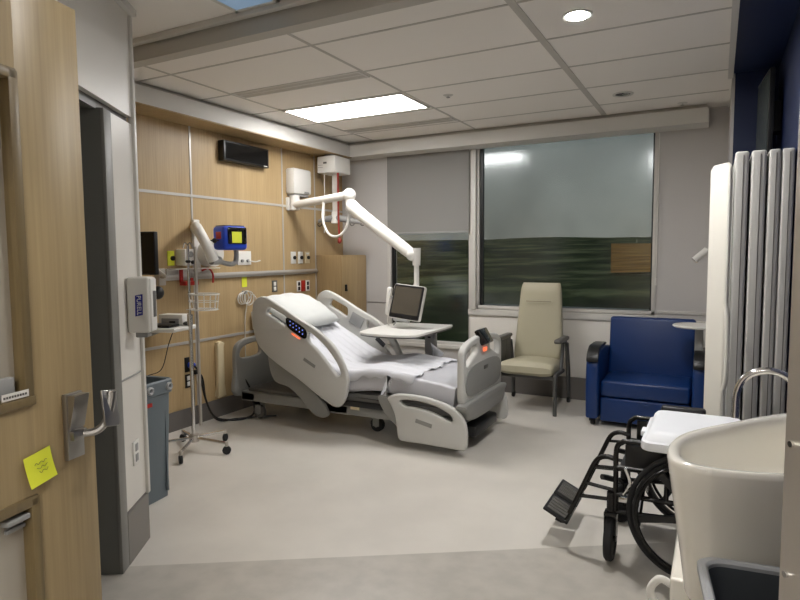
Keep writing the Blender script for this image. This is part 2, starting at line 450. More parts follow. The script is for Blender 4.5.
fm_ = bpy.data.materials.new('orange_reflection'); fm_.use_nodes = True  # orange colour imitates a room reflection in the window, not a real field
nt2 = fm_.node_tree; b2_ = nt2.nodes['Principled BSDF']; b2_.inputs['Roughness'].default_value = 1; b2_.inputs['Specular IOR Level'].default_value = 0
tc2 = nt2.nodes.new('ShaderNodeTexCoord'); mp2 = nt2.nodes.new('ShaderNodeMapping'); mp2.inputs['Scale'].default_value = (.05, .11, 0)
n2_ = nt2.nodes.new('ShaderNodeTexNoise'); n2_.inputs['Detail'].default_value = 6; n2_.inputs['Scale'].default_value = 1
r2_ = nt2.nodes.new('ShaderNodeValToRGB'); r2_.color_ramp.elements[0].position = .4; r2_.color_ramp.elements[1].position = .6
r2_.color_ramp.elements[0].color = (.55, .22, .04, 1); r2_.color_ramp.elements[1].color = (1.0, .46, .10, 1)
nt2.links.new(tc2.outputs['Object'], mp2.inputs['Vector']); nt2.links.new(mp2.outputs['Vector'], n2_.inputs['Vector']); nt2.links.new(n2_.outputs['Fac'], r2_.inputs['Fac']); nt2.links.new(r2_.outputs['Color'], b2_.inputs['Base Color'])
fb2 = MB(); fr2 = []  # wedge laid on the land, added to stand in for that reflection
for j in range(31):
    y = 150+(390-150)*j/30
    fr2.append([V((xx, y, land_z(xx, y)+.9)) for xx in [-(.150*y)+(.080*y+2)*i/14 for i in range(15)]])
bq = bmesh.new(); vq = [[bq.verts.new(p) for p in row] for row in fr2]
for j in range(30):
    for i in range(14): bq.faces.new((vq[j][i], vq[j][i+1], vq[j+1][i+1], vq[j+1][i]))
fb2.absorb(bq); struct(fb2.build('orange_reflection_patch', fm_, sharp=180))
tb = MB(); tb.absorb(terrain()); struct(tb.build('ground_fields', mt_, sharp=180))

# ------------------------------------------------------------------ lights
def troffer(name, label, x0, x1, y0, y1, z, lens, group=None):
    r = thing(name, label, 'ceiling light', ((x0+x1)/2, (y0+y1)/2, z), group)
    f = MB(); w_ = .022
    f.box(x0, x1, y0, y0+w_, z-.008, z); f.box(x0, x1, y1-w_, y1, z-.008, z); f.box(x0, x0+w_, y0, y1, z-.008, z); f.box(x1-w_, x1, y0, y1, z-.008, z)
    f.build('frame', M_WHITE2, r)
    B(x0+w_*.6, x1-w_*.6, y0+w_*.6, y1-w_*.6, z-.005, z-.001).build('diffuser', lens, r)
    return r
troffer('ceiling_light', 'bright white rectangular light panel in the tiled ceiling above the bed', -3.50, -2.285, 4.362, 4.90, ZC-.001, M_LED)
troffer('ceiling_light', 'dim bluish ceiling light on the entry side of the grey ceiling beam', -2.2, -1.92, 1.82, 2.395, 2.739, M_ENTRY)
troffer('ceiling_light', 'added unseen fill light panel outside the room doorway', -.4, .8, -1.5, -1.0, 2.739, M_FILL_CORR)  # panel added behind the camera to brighten the foreground
def downlight(label, x, y, lens, on):
    ZD = ZC if y > 2.5 else 2.74
    r = thing('downlight', label, 'downlight', (x, y, ZD), 'round recessed downlights')
    MB().lathe([(.060, -.001), (.062, -.006), (.078, -.008), (.082, -.004), (.082, 0), (.060, 0)], Matrix.Translation((x, y, ZD)), 36).build('trim_ring', M_FRAME, r)
    if on: MB().lathe([(.0001, -.003), (.061, -.003), (.061, -.001), (.0001, -.001)], Matrix.Translation((x, y, ZD)), 32).build('lens', lens, r)
    else:
        MB().lathe([(.0001, -.001), (.061, -.002), (.061, -.0006), (.0001, -.0006)], Matrix.Translation((x, y, ZD)), 32).build('reflector', M_BLACKG, r)
        MB().sphere((x+.02, y, ZD-.004), .028, (1, 1, .25)).build('bulb', M_CHROME, r)
    return r
downlight('lit round downlight with white lens in the ceiling tiles', -.717, 3.447, M_SPOT, True)
downlight('added unseen fill downlight in the entry ceiling beside the open door', -.70, 1.45, M_FILL_ENTRY, True)  # added out of view because the foreground needed light
downlight('unlit round downlight with a dark mirrored bowl, nearer the window', -.725, 5.29, M_SPOT, False)
def slot(label, y0, y1):
    r = thing('slot_diffuser', label, 'air vent', (-2.88, (y0+y1)/2, ZC), 'slot air diffusers')
    x0, x1 = -3.49, -2.285
    f = MB(); f.box(x0, x1, y0, y0+.012, ZC-.006, ZC); f.box(x0, x1, y1-.012, y1, ZC-.006, ZC); f.box(x0, x0+.02, y0, y1, ZC-.006, ZC); f.box(x1-.02, x1, y0, y1, ZC-.006, ZC)
    f.box(x0, x1, (y0+y1)/2-.006, (y0+y1)/2+.006, ZC-.006, ZC)
    f.build('frame', M_FRAME, r)
    B(x0+.01, x1-.01, y0+.004, y1-.004, ZC-.0025, ZC-.0005).build('slot', M_BEDD if False else M_BEAM, r)
slot('long slot air diffuser in the ceiling, on the room side of the light panel', 3.71, 3.865)
slot('long slot air diffuser in the ceiling between light panel and window', 5.36, 5.51)
def sprinkler(label, x, y):
    r = thing('sprinkler', label, 'sprinkler', (x, y, ZC), 'ceiling sprinklers')
    MB().lathe([(.0001, -.004), (.035, -.004), (.042, 0), (.0001, 0)], Matrix.Translation((x, y, ZC)), 24).build('cover_plate', M_FRAME, r)
    MB().lathe([(.0001, -.022), (.016, -.02), (.016, -.016), (.006, -.012), (.006, -.003), (.0001, -.003)], Matrix.Translation((x, y, ZC)), 16).build('nozzle', M_CHROME, r)
sprinkler('small concealed sprinkler head in the ceiling beside the light panel', -1.99, 4.62)
sprinkler('small sprinkler head in the ceiling above the end of the window soffit', -.31, 5.86)

# ------------------------------------------------------------------ roller blind
r = thing('roller_blind', 'grey roller blind half lowered over the narrow window', 'blind', (-2.92, YF-.04, 1.74))
bl = MB(); pts = []
bl.box(-3.435, -2.415, YF-.042, YF-.036, 1.755, SZ)
bl.build('fabric', M_BLIND, r)
B(-3.435, -2.415, YF-.048, YF-.030, 1.735, 1.757, bev=.004).build('hem_bar', M_GREYP, r)
r = thing('blind_chain', 'thin white bead chain beside the window frame at the right', 'blind chain', (-.52, YF-.02, 1.2))
MB().tube([(-.515, YF-.025, 2.62), (-.515, YF-.025, 1.25)], .004, 6, 1).build('chain', M_WHITE, r)
MB().cyl((-.515, YF-.025, 1.19), (-.515, YF-.025, 1.26), .008).build('weight', M_WHITE, r)

# ------------------------------------------------------------------ open door
TD = math.radians(13)
DN = V((math.cos(TD), math.sin(TD), 0)); DD = V((-math.sin(TD), math.cos(TD), 0))
DE = V((-1.472, 1.012, 0))
# door frame: local x = along leaf away from the free edge (towards hinge), local y = up, local z = face normal
DM = Matrix((-DD, V((0, 0, 1)), DN)).transposed().to_4x4(); DM.translation = DE
# (-DD, up, DN) handedness check is irrelevant for boxes; normals are recalculated by build
def Dr(*a, **k): return MB(DM).box(*a, **k)
r = thing('door_1', 'oak door with glass lights standing open into the room', 'door', tuple(DE+(-DD)*.6)); r['kind'] = 'structure'
T = .045
lf = MB(DM)
S0, S1 = .19, 1.01
lf.box(0, S0, 0, 2.13, -T, 0, bev=.0015); lf.box(S1, 1.2, 0, 2.13, -T, 0)
lf.box(S0, S1, 1.925, 2.13, -T, 0); lf.box(S0, S1, .93, 1.155, -T, 0); lf.box(S0, S1, 0, .25, -T, 0)
def recalc(mb):
    bmesh.ops.recalc_face_normals(mb.bm, faces=mb.bm.faces); return mb
lf_o = recalc(lf).build('leaf', WOODD, r)
for z0, z1 in ((1.155, 1.925), (.25, .93)):
    bd = MB(DM); k = .022
    bd.box(S0-.004, S0+k, z0, z1, -T*.75, .005, bev=.003); bd.box(S1-k, S1+.004, z0, z1, -T*.75, .005, bev=.003)
    bd.box(S0-.004, S1, z0-.004, z0+k*.8, -T*.75, .009, bev=.003); bd.box(S0, S1, z1-k, z1+.004, -T*.75, .005, bev=.003)
    bo = recalc(bd).build('glazing_bead', WOODB, r)
    g = MB(DM); g.box(S0+.01, S1-.01, z0+.01, z1-.01, -.030, -.024); recalc(g).build('glass_light', M_DGLASS, r)
# latch handle
h = MB(DM)
h.prism([(.052, .985), (.106, .985), (.106, 1.155), (.052, 1.155)], .016, Matrix.Identity(4), bev=.004)
hb = recalc(h).build('handle_plate', M_SATIN, r)
h = MB(DM)
h.loft([[V((.103, 1.152, .016)), V((.055, 1.152, .016)), V((.055, 1.152, .040)), V((.103, 1.152, .040))],
        [V((.103, 1.065, .016)), V((.055, 1.065, .016)), V((.055, 1.065, .020)), V((.103, 1.065, .020))]])
h.box(.056, .102, 1.035, 1.060, .012, .030, bev=.004)
recalc(h).build('handle_cover', M_SATIN, r)
h = MB(DM)
h.tube([(.07, 1.045, .018), (.045, 1.050, .05), (.028, 1.075, .066), (.020, 1.115, .074), (.016, 1.15, .078)], .010, 10)
h.obox((.024, 1.105, .074), (.05, .095, .008), Matrix.Rotation(math.radians(-14), 4, 'X') @ Matrix.Rotation(math.radians(10), 4, 'Z'), bev=.003)
recalc(h).build('handle_lever', M_SATIN, r)
r2 = thing('sticky_note', 'yellow sticky note with faint writing on the open oak door', 'sticky note', tuple(DM @ V((.19, .99, .01))))
nM = DM @ Matrix.Translation((.187, .998, .006)) @ Matrix.Rotation(math.radians(-8), 4, 'Z')
n_ = MB(nM); n_.loft([[V((-.038, .038-.0076*i, .001+.0022*(i/10)**2*4)), V((.038, .038-.0076*i, .001+.0022*(i/10)**2*4))] + [V((.038, .038-.0076*i, .0016+.0022*(i/10)**2*4)), V((-.038, .038-.0076*i, .0016+.0022*(i/10)**2*4))] for i in range(11)])
recalc(n_).build('paper', M_YEL, r2)
w_ = MB(nM)
for k, zz in enumerate((.012, 0, -.011)): w_.tube([(-.02+.005*j, zz+.003*math.sin(j*2.3+k), .0055) for j in range(8-k)], .0007, 5, 3)
recalc(w_).build('writing', M_INK, r2)
r2 = thing('name_strip', 'small white label strip on the lower bead of the upper door glass', 'label', tuple(DM @ V((.26, 1.18, .01))))
w_ = MB(DM); w_.box(.205, .275, 1.176, 1.192, .0055, .0075); recalc(w_).build('strip', M_WHITE, r2)
w_ = MB(DM)
for k in range(9): w_.box(.211+k*.007, .211+k*.007+.005, 1.181, 1.186, .0076, .0082)
recalc(w_).build('printing', M_BEDD, r2)
r2 = thing('magnet_clip', 'grey clip on the door glass above the white label strip', 'clip', tuple(DM @ V((.25, 1.2, .0))))
w_ = MB(DM); w_.box(.228, .275, 1.178, 1.225, -.022, -.006, bev=.003); recalc(w_).build('clip_body', M_GREYP, r2)
r2 = thing('glass_bracket', 'grey metal bracket at the top of the lower door glass', 'bracket', tuple(DM @ V((.25, .89, .0))))
w_ = MB(DM); w_.box(.215, .275, .885, .897, -.022, .004, bev=.002); w_.box(.215, .265, .862, .872, -.022, -.012, bev=.002); recalc(w_).build('bracket_body', M_GREYP, r2)

# ------------------------------------------------------------------ things on the angled wall
def wl(a, b, z): return tuple(MUV @ V((AJ+a, b, z)))
bS = (V((-2.535, 1.95, 0))-H0)@UU
r = thing('soap_dispenser', 'grey white hand sanitizer dispenser with blue logo on the entry wall', 'dispenser', wl(0, bS+.05, 1.11))
d = MB(MUV); d.box(AJ+.001, AJ+.108, bS, bS+.10, 1.125, 1.40, bev=.012, seg=3); d.build('body', M_WHITE2, r)
d = MB(MUV); d.box(AJ+.098, AJ+.118, bS+.01, bS+.09, 1.13, 1.395, bev=.01); d.build('front_cover', M_WHITE, r)
d = MB(MUV); d.box(AJ+.108, AJ+.121, bS+.03, bS+.07, 1.20, 1.33, bev=.003); d.build('level_window', M_BEDD, r)
d = MB(MUV); d.box(AJ+.03, AJ+.09, bS+.02, bS+.08, 1.10, 1.13, bev=.006); d.build('nozzle', M_GREYP, r)
lM = MUV @ Matrix.Translation((AJ+.060, bS-.0005, 1.262)) @ Matrix.Rotation(PI/2, 4, 'X')
d = MB(lM); d.prism([(-.019, -.055), (.017, -.048), (.019, .055), (-.017, .048)], .0012, Matrix.Identity(4)); d.build('logo_badge', M_LOGO, r)
d = MB(lM @ Matrix.Translation((0, 0, .0016)) @ Matrix.Rotation(-PI/2, 4, 'Z')); d.text('PURELL', .029, Matrix.Identity(4)); d.build('logo_lettering', M_WHITE, r)
bO = (V((-2.56, 1.99, 0))-H0)@UU
r = thing('wall_outlet', 'white duplex outlet low on the white entry wall', 'outlet', wl(0, bO, .48))
d = MB(MUV); d.box(AJ-.004, AJ+.004, bO-.038, bO+.038, .455, .575, bev=.002); d.build('plate', M_WHITE, r)
d = MB(MUV); d.box(AJ, AJ+.007, bO-.017, bO+.017, .47, .508, bev=.002); d.box(AJ, AJ+.007, bO-.017, bO+.017, .522, .56, bev=.002); d.build('socket', M_GREYP, r)
# grey slim bin
BM = Matrix.Translation((-3.095, 2.44, 0)) @ Matrix.Rotation(math.radians(8), 4, 'Z')
r = thing('waste_bin', 'tall slim blue grey waste bin behind the entry wall', 'bin', (-3.095, 2.44, 0))
d = MB(BM)
def rr(w_, l_, z, c=.03, n=5):
    o = []
    for sx, sy, a0 in ((1, 1, 0), (-1, 1, PI/2), (-1, -1, PI), (1, -1, 3*PI/2)):
        for k in range(n+1):
            a = a0+PI/2*k/n; o.append(V((sx*(w_-c)+c*math.cos(a), sy*(l_-c)+c*math.sin(a), z)))
    return o
d.loft([rr(.095, .115, .0), rr(.105, .125, .3), rr(.115, .135, .655), rr(.115, .135, .66), rr(.105, .125, .66), rr(.085, .105, .03)], cap1=True)
d.build('body', M_BINB, r)
d = MB(BM); d.loft([rr(.118, .14, .655), rr(.126, .147, .66), rr(.128, .148, .735), rr(.120, .140, .745), rr(.106, .126, .74), rr(.106, .126, .66)], cap0=False, cap1=False)
d.build('rim', M_BINB, r)
for sy in (-1, 1): MB(BM).tube([(-.06, sy*.14, .70), (-.05, sy*.165, .71), (.05, sy*.165, .71), (.06, sy*.14, .70)], .012, 8).build('handle', M_BINB, r)
for y in (-.06, .10): MB(BM).lathe([(.012, 0), (.024, 0), (.024, .04), (.018, .046), (.012, .04)], Matrix.Translation((.10, y, .70)) @ Matrix.Rotation(PI/2, 4, 'Y'), 24, ring=True).build('hinge_knuckle', M_BINL, r)
d = MB(BM); d.box(.112, .1215, -.105, -.035, .60, .622); d.build('badge', M_RED, r)
d = MB(BM)
for y in (-.085, .085): d.box(.100, .1125, y-.006, y+.006, .04, .55)
d.build('rib', M_BINB, r)

# ------------------------------------------------------------------ head wall equipment
def HW(y0, y1, z0, z1, d0, d1, bev=0): return B(XH+d0, XH+d1, y0, y1, z0, z1, bev=bev)
r = thing('wall_rail', 'long aluminium equipment rail along the oak head wall', 'rail', (XH, 4.5, 1.29))
HW(3.45, 5.64, 1.295, 1.345, .012, .026, .004).build('rail_bar', M_ALU, r)
HW(3.45, 5.64, 1.308, 1.330, .026, .034, .003).build('rail_lip', M_STEEL, r)
for y in (3.5, 4.3, 5.07, 5.6): HW(y-.02, y+.02, 1.30, 1.34, 0, .014).build('standoff', M_GREYP, r)
r = thing('digital_clock', 'black digital wall display with a glossy front high on the oak wall', 'wall display', (XH, 4.5, 2.37))
HW(4.16, 4.78, 2.375, 2.560, 0, .075, .006).build('case', M_BLACK, r)
HW(4.18, 4.76, 2.395, 2.545, .073, .077).build('front_glass', M_BLACKG, r)
HW(4.70, 4.75, 2.384, 2.392, .074, .0775).build('maker_mark', M_WHITE, r)
# outlets
def outlet(label, y0, y1, z0, z1, plate, kind, group=None):
    r = thing('wall_outlet', label, 'outlet', (XH, (y0+y1)/2, z0), group)
    HW(y0, y1, z0, z1, 0, .008, .002).build('plate', plate, r)
    yc = (y0+y1)/2; zc = (z0+z1)/2
    if kind == 'gas':
        MB().cyl((XH+.006, yc+.012, zc), (XH+.022, yc+.012, zc), .020).build('port', M_BLACK, r)
        HW(yc-.022, yc+.022, z1-.03, z1-.012, .006, .011).build('name_tab', M_WHITE if plate is not M_YEL else M_YEL, r)
    elif kind == 'duplex':
        d = MB(); d.box(XH+.006, XH+.011, yc-.018, yc+.018, zc-.045, zc-.005, bev=.002); d.box(XH+.006, XH+.011, yc-.018, yc+.018, zc+.005, zc+.045, bev=.002)
        d.build('socket', {M_WHITE: M_BLACK, M_RED: M_RED}.get(plate, M_WHITE), r)
    return r
outlet('white medical gas outlet over the rail, first of three from the entry', 5.19, 5.275, 1.41, 1.54, M_WHITE, 'gas', 'medical gas outlets')
outlet('white medical gas outlet over the rail, middle of three', 5.315, 5.40, 1.41, 1.54, M_WHITE, 'gas', 'medical gas outlets')
outlet('white and yellow medical gas outlet over the rail, nearest the cabinet', 5.44, 5.525, 1.41, 1.54, M_CREAM, 'gas', 'medical gas outlets')
outlet('white outlet with black sockets below the rail, beside the red one', 5.285, 5.355, 1.10, 1.22, M_WHITE, 'duplex', 'power outlets')
outlet('red emergency power outlet below the rail', 5.365, 5.435, 1.10, 1.22, M_RED, 'duplex', 'power outlets')
outlet('white outlet with black sockets below the rail, nearest the cabinet', 5.445, 5.515, 1.10, 1.22, M_WHITE, 'duplex', 'power outlets')
outlet('dark framed outlet with white sockets just above the pillow', 4.87, 4.95, 1.12, 1.24, M_BEDD, 'duplex', 'power outlets')
outlet('dark outlet low on the oak wall holding a blue plug', 3.685, 3.765, .485, .615, M_BLACK, 'none', 'low dark outlets')
outlet('empty dark outlet low on the oak wall under the blue plug', 3.685, 3.755, .345, .465, M_BLACK, 'duplex', 'low dark outlets')
r = thing('power_plug', 'blue hospital grade power plug in the low dark outlet', 'plug', (XH+.03, 3.73, .54))
MB().lathe([(.0001, 0), (.028, 0), (.030, .02), (.022, .05), (.010, .06), (.0001, .06)], frame((XH+.012, 3.735, .545), (0, 1, 0), (0, 0, 1)), 20).build('plug_body', M_MBLUE, r)
MB().tube([(XH+.06, 3.735, .545), (XH+.12, 3.74, .48), (XH+.14, 3.78, .25), (XH+.16, 3.86, .07), (XH+.22, 4.0, .012), (XH+.30, 4.10, .012), (XH+.33, 4.19, .06), (XH+.26, 4.22, .25), (XH+.23, 4.18, .36)], .009, 8).build('power_cord', M_BLACK, r)
r = thing('floor_cable', 'second black cable looping from the wall down to the floor by the bed', 'cable', (XH+.1, 3.82, 0))
MB().tube([(XH+.02, 3.80, .47), (XH+.08, 3.81, .42), (XH+.10, 3.83, .2), (XH+.15, 3.90, .03), (XH+.24, 4.06, .012), (XH+.40, 4.22, .012), (XH+.5, 4.3, .012)], .008, 8).build('cable', M_BLACK, r)
HW(3.785, 3.815, .45, .49, 0, .022, .003).build('wall_socket', M_BLACK, r)
r = thing('outlet_plate', 'white square connector plate with ports over the rail by the blue monitor', 'wall plate', (XH, 4.46, 1.41))
HW(4.37, 4.555, 1.41, 1.545, 0, .012, .003).build('plate', M_WHITE, r)
for y in (4.42, 4.50): MB().cyl((XH+.01, y, 1.45), (XH+.03, y, 1.45), .014).build('port', M_GREYP, r)
MB().tube([(XH+.025, 4.50, 1.45), (XH+.06, 4.56, 1.44), (XH+.06, 4.63, 1.45)], .006, 8).build('connector', M_WHITE2, r)
r = thing('sticky_note', 'small yellow sticky note on the oak wall under the rail', 'sticky note', (XH, 4.46, 1.19))
HW(4.425, 4.495, 1.195, 1.292, .001, .003).build('paper', M_YEL, r)
outlet('yellow label plate with switch over the rail near the entry', 3.54, 3.61, 1.42, 1.545, M_YEL, 'gas')
r = thing('wall_bumper', 'tall cream bumper strip standing on the oak wall above the base', 'bumper', (XH, 4.08, .19))
MB().plate([(-.035, 0), (-.04, .03), (-.04, .46), (-.032, .50), (0, .515), (.032, .50), (.04, .46), (.04, .03), (.035, 0), (0, -.012)], [], .045, .012, frame((XH+.024, 4.08, .195), (0, 1, 0), (0, 0, 1)), 4).build('bumper_body', M_CREAM, r)
r = thing('cable_coil', 'coiled white call cord hung on the oak wall beside the bed head', 'cord', (XH+.02, 4.42, 1.0))
d = MB()
for k in range(4):
    cy, cz, rad = 4.40+.025*k, 1.085+.006*((k*7) % 3), .055+.004*k
    d.tube([(XH+.02+.008*k, cy+rad*math.cos(a), cz+rad*math.sin(a)) for a in [2*PI*j/12 for j in range(12)]], .005, 6, 3, True)
d.tube([(XH+.03, 4.46, 1.03), (XH+.02, 4.44, .9), (XH+.02, 4.43, .7), (XH+.02, 4.43, .4)], .005, 6)
d.build('coil', M_WHITE2, r)
HW(4.42, 4.45, 1.13, 1.16, 0, .05, .003).build('hook', M_GREYP, r)
r = thing('call_handset', 'white nurse call handset with red button hanging by the bed head', 'handset', (XH+.03, 4.56, .77))
d = MB(); d.obox((XH+.035, 4.555, .86), (.03, .06, .18), Matrix.Rotation(.12, 4, 'X'), bev=.01); d.build('handset_body', M_WHITE, r)
MB().sphere((XH+.052, 4.55, .80), .012).build('button', M_RED, r)
MB().tube([(XH+.035, 4.57, .95), (XH+.03, 4.60, 1.05), (XH+.025, 4.55, 1.12), (XH+.02, 4.50, 1.08)], .005, 6).build('cord', M_WHITE2, r)
r = thing('suction_regulator', 'white suction regulator with round gauge on the oak wall', 'regulator', (XH, 3.68, 1.41))
HW(3.625, 3.735, 1.42, 1.56, .0, .12, .012).build('body', M_WHITE, r)
d = MB(); d.cyl((XH+.118, 3.685, 1.515), (XH+.126, 3.685, 1.515), .026); d.build('gauge', M_GREYP, r)
d = MB(); d.cyl((XH+.118, 3.70, 1.448), (XH+.145, 3.70, 1.448), .016); d.build('knob', M_BLACK, r)
r = thing('wire_shelf', 'small wire rack on the rail below the suction regulator', 'rack', (XH, 3.77, 1.38))
d = MB()
for x in (.02, .07, .12): d.tube([(XH+x, 3.52, 1.392), (XH+x, 4.02, 1.392)], .004, 6, 1)
for y in (3.52, 3.65, 3.77, 3.9, 4.02): d.tube([(XH+.005, y, 1.392), (XH+.122, y, 1.392)], .004, 6, 1)
d.build('rack', M_WHITE, r)
HW(3.52, 4.02, 1.345, 1.388, 0.001, .01).build('mount', M_ALU, r)
r = thing('red_holder', 'red plastic sharps tray hanging from the rail', 'holder', (XH+.05, 3.70, 1.25))
d = MB(); d.box(XH+.036, XH+.05, 3.63, 3.66, 1.27, 1.385); d.box(XH+.036, XH+.11, 3.63, 3.775, 1.25, 1.285, bev=.004); d.box(XH+.036, XH+.05, 3.74, 3.77, 1.27, 1.31); d.build('tray', M_RED, r)
r = thing('red_strap', 'thin red loop strap hanging from the rail behind the pole', 'strap', (XH+.05, 3.95, 1.25))
MB().tube([(XH+.04, 3.88, 1.37), (XH+.07, 3.93, 1.39), (XH+.08, 3.97, 1.34), (XH+.075, 3.975, 1.26)], .009, 8).build('strap', M_RED, r)
# articulated arm with blue vital signs monitor
r = thing('monitor_arm', 'white articulated wall arm carrying the blue vital signs monitor', 'monitor arm', (XH, 3.86, 1.4))
d = MB(); d.box(XH, XH+.035, 3.81, 3.88, 1.36, 1.82, bev=.008); d.build('wall_track', M_WHITE2, r)
d = MB(); d.cyl((XH+.03, 3.95, 1.52), (XH+.13, 3.95, 1.52), .115, seg=32); d.build('pivot_cover', M_WHITE2, r)
d = MB(); d.tube([(XH+.02, 3.84, 1.74), (XH+.16, 3.72, 1.745), (XH+.25, 3.68, 1.68), (XH+.30, 3.72, 1.55), (XH+.31, 3.755, 1.46)], .045, 14, 6); d.build('upper_arm', M_WHITE, r)
d = MB(); d.cyl((XH+.31, 3.73, 1.46), (XH+.31, 3.83, 1.46), .035); d.tube([(XH+.31, 3.80, 1.46), (XH+.32, 3.92, 1.43), (XH+.34, 3.98, 1.44), (XH+.35, 3.99, 1.50), (XH+.35, 3.985, 1.56)], .022, 10); d.build('lower_arm', M_GREYP, r)
d = MB(); d.cyl((XH+.30, 3.74, 1.63), (XH+.34, 3.82, 1.63), .006); d.sphere((XH+.33, 3.755, 1.63), .022); d.build('knob', M_BLACK, r)
r = thing('vital_signs_monitor', 'blue vital signs monitor with yellow note on its dark screen', 'monitor', (XH+.35, 3.95, 1.55))
QM = Matrix.Translation((XH+.35, 3.92, 1.655)) @ Matrix.Rotation(math.radians(-14), 4, 'Z')
d = MB(QM); d.box(-.09, .09, -.12, .12, -.105, .10, bev=.03, seg=3); d.build('case', M_MBLUE, r)
d = MB(QM); d.box(.086, .097, -.08, .102, -.055, .088, bev=.008); d.build('screen', M_BLACKG, r)
d = MB(QM); d.box(.097, .0995, -.045, .05, -.045, .05); d.build('yellow_note', M_YEL, r)
d = MB(QM); d.box(-.03, .05, -.122, -.118, -.01, .05, bev=.0015); d.build('side_label', M_RED, r)
d = MB(QM); d.box(-.07, .07, -.10, .10, .095, .106, bev=.006); d.build('top_trim', M_BLACK, r)

# IV pole
IX, IY = -3.53, 3.25
r = thing('iv_pole', 'chrome IV pole on five castors with a white wire basket', 'IV pole', (IX, IY, 0))
d = MB(); d.cyl((IX, IY, .08), (IX, IY, 1.05), .0155); d.build('pole', M_CHROME, r)
d = MB(); d.cyl((IX, IY, 1.0), (IX, IY, 1.58), .010); d.cyl((IX, IY, .98), (IX, IY, 1.06), .022); d.build('upper_pole', M_CHROME, r)
d = MB(); d.cyl((IX+.045, IY+.03, .2), (IX+.045, IY+.03, 1.57), .012); d.build('side_rod', M_STEEL, r)
d = MB(); d.tube([(IX-.05, IY, 1.56), (IX-.03, IY, 1.60), (IX, IY, 1.585), (IX+.03, IY, 1.60), (IX+.05, IY, 1.56)], .005, 6); d.build('hook', M_CHROME, r)
MB().sphere((IX, IY, 1.46), .02, (1, 1, .7)).build('collar', M_BLACK, r)
d = MB(); d.cyl((IX, IY, .075), (IX, IY, .13), .038); d.build('hub', M_STEEL, r)
for k in range(5):
    a = math.radians(-62+72*k); e_ = V((IX+.29*math.cos(a), IY+.29*math.sin(a), .085))
    l = MB().tube([(IX, IY, .105), tuple(e_)], .012, 8, 1).build('leg', M_CHROME, r)
    MB().cyl(e_+V((0, 0, .012)), e_-V((0, 0, .03)), .012).build('castor_stem', M_STEEL, l)
    tx = V((math.sin(a+.5), -math.cos(a+.5), 0)); c = e_-V((0, 0, .085-.0325))
    MB().lathe([(.010, -.013), (.027, -.013), (.032, -.009), (.032, .009), (.027, .013), (.010, .013)], frame(c, tx.cross(V((0, 0, 1))), (0, 0, 1)), 22).build('castor_wheel', M_RUBBER, l)
d = MB()
def ringy(z, rx): return [(IX+.13+rx*math.cos(a), IY+.02+.09*rx/.12*math.sin(a), z) for a in [2*PI*j/14 for j in range(14)]]
d.tube(ringy(1.215, .125), .005, 6, 3, True); d.tube(ringy(1.10, .11), .005, 6, 3, True); d.tube(ringy(1.16, .118), .0025, 6, 3, True)
for p, q in zip(ringy(1.215, .125), ringy(1.10, .11)): d.tube([p, q], .0025, 5, 1)
d.tube([(IX+.02, IY+.02-.07, 1.10), (IX+.24, IY+.02-.03, 1.10)], .0025, 5, 1); d.tube([(IX+.03, IY+.05, 1.10), (IX+.24, IY+.06, 1.10)], .0025, 5, 1)
d.tube([(IX, IY, 1.16), (IX+.015, IY, 1.16)], .012, 8, 1)
d.build('basket', M_WHITE, r)

# wall mounted computer workstation
r = thing('wall_workstation', 'white keyboard shelf on a wall arm behind the entry wall', 'workstation', (XH, 3.2, .95))
wM = Matrix.Translation((-3.86, 3.25, .955)) @ Matrix.Rotation(math.radians(12), 4, 'Z')
d = MB(wM); d.plate([(-.19, -.16), (.20, -.16), (.23, -.10), (.23, .13), (.18, .17), (-.19, .17)], [], .03, .006, Matrix.Translation((0, 0, -.016)), 3); d.build('shelf', M_WHITE, r)
d = MB(); d.box(XH, XH+.04, 3.1, 3.22, .84, 1.06, bev=.006); d.tube([(XH+.03, 3.16, .90), (XH+.2, 3.16, .90), (-3.86, 3.25, .925)], .022, 8, 3); d.build('arm', M_GREYP, r)
tag(MB(wM).box(-.16, .17, -.12, .01, .0005, .020, bev=.005).build('keyboard', M_BLACK), 'black keyboard on the white wall shelf', 'keyboard')
tag(MB(wM).sphere((.195, .07, .0165), .03, (.9, 1.3, .55)).build('computer_mouse', M_BLACK), 'small black mouse on the white wall shelf', 'mouse')
r = thing('label_printer', 'small white label printer on the wall shelf behind the keyboard', 'printer', tuple(wM @ V((.05, .12, 0))))
d = MB(wM); d.box(-.05, .17, .045, .16, .0005, .085, bev=.008); d.build('case', M_WHITE, r)
d = MB(wM); d.box(-.02, .14, .041, .047, .012, .055, bev=.002); d.build('paper_slot', M_GREYP, r)
d = MB(wM); d.box(.06, .11, .030, .044, .02, .036, bev=.003); d.build('paper_tongue', M_BLACK, r)
r = thing('computer_monitor', 'black computer monitor half hidden behind the entry wall', 'monitor', (-3.72, 3.05, 1.36))
mM = Matrix.Translation((-3.66, 3.02, 1.52)) @ Matrix.Rotation(math.radians(8), 4, 'Z')
d = MB(mM); d.box(-.28, .055, -.015, .02, -.155, .16, bev=.005); d.build('bezel', M_BLACK, r)
d = MB(mM); d.box(-.27, .045, -.0165, -.014, -.145, .15); d.build('screen', M_BLACKG, r)
d = MB(); d.tube([tuple(mM @ V((.0, .02, -.05))), (-3.72, 3.12, 1.40), (-3.85, 3.3, 1.345), (XH+.03, 3.44, 1.33)], .016, 8); d.box(XH, XH+.06, 3.40, 3.47, 1.26, 1.40, bev=.006); d.build('mount_arm', M_STEEL, r)
r = thing('barcode_scanner', 'round black scanner head behind the sanitizer dispenser', 'scanner', (-3.62, 3.0, 1.2))
sp_ = V((-3.60, 3.02, 1.235))
MB().sphere(sp_, .045, (1, 1, 1.1)).build('head', M_BLACK, r)
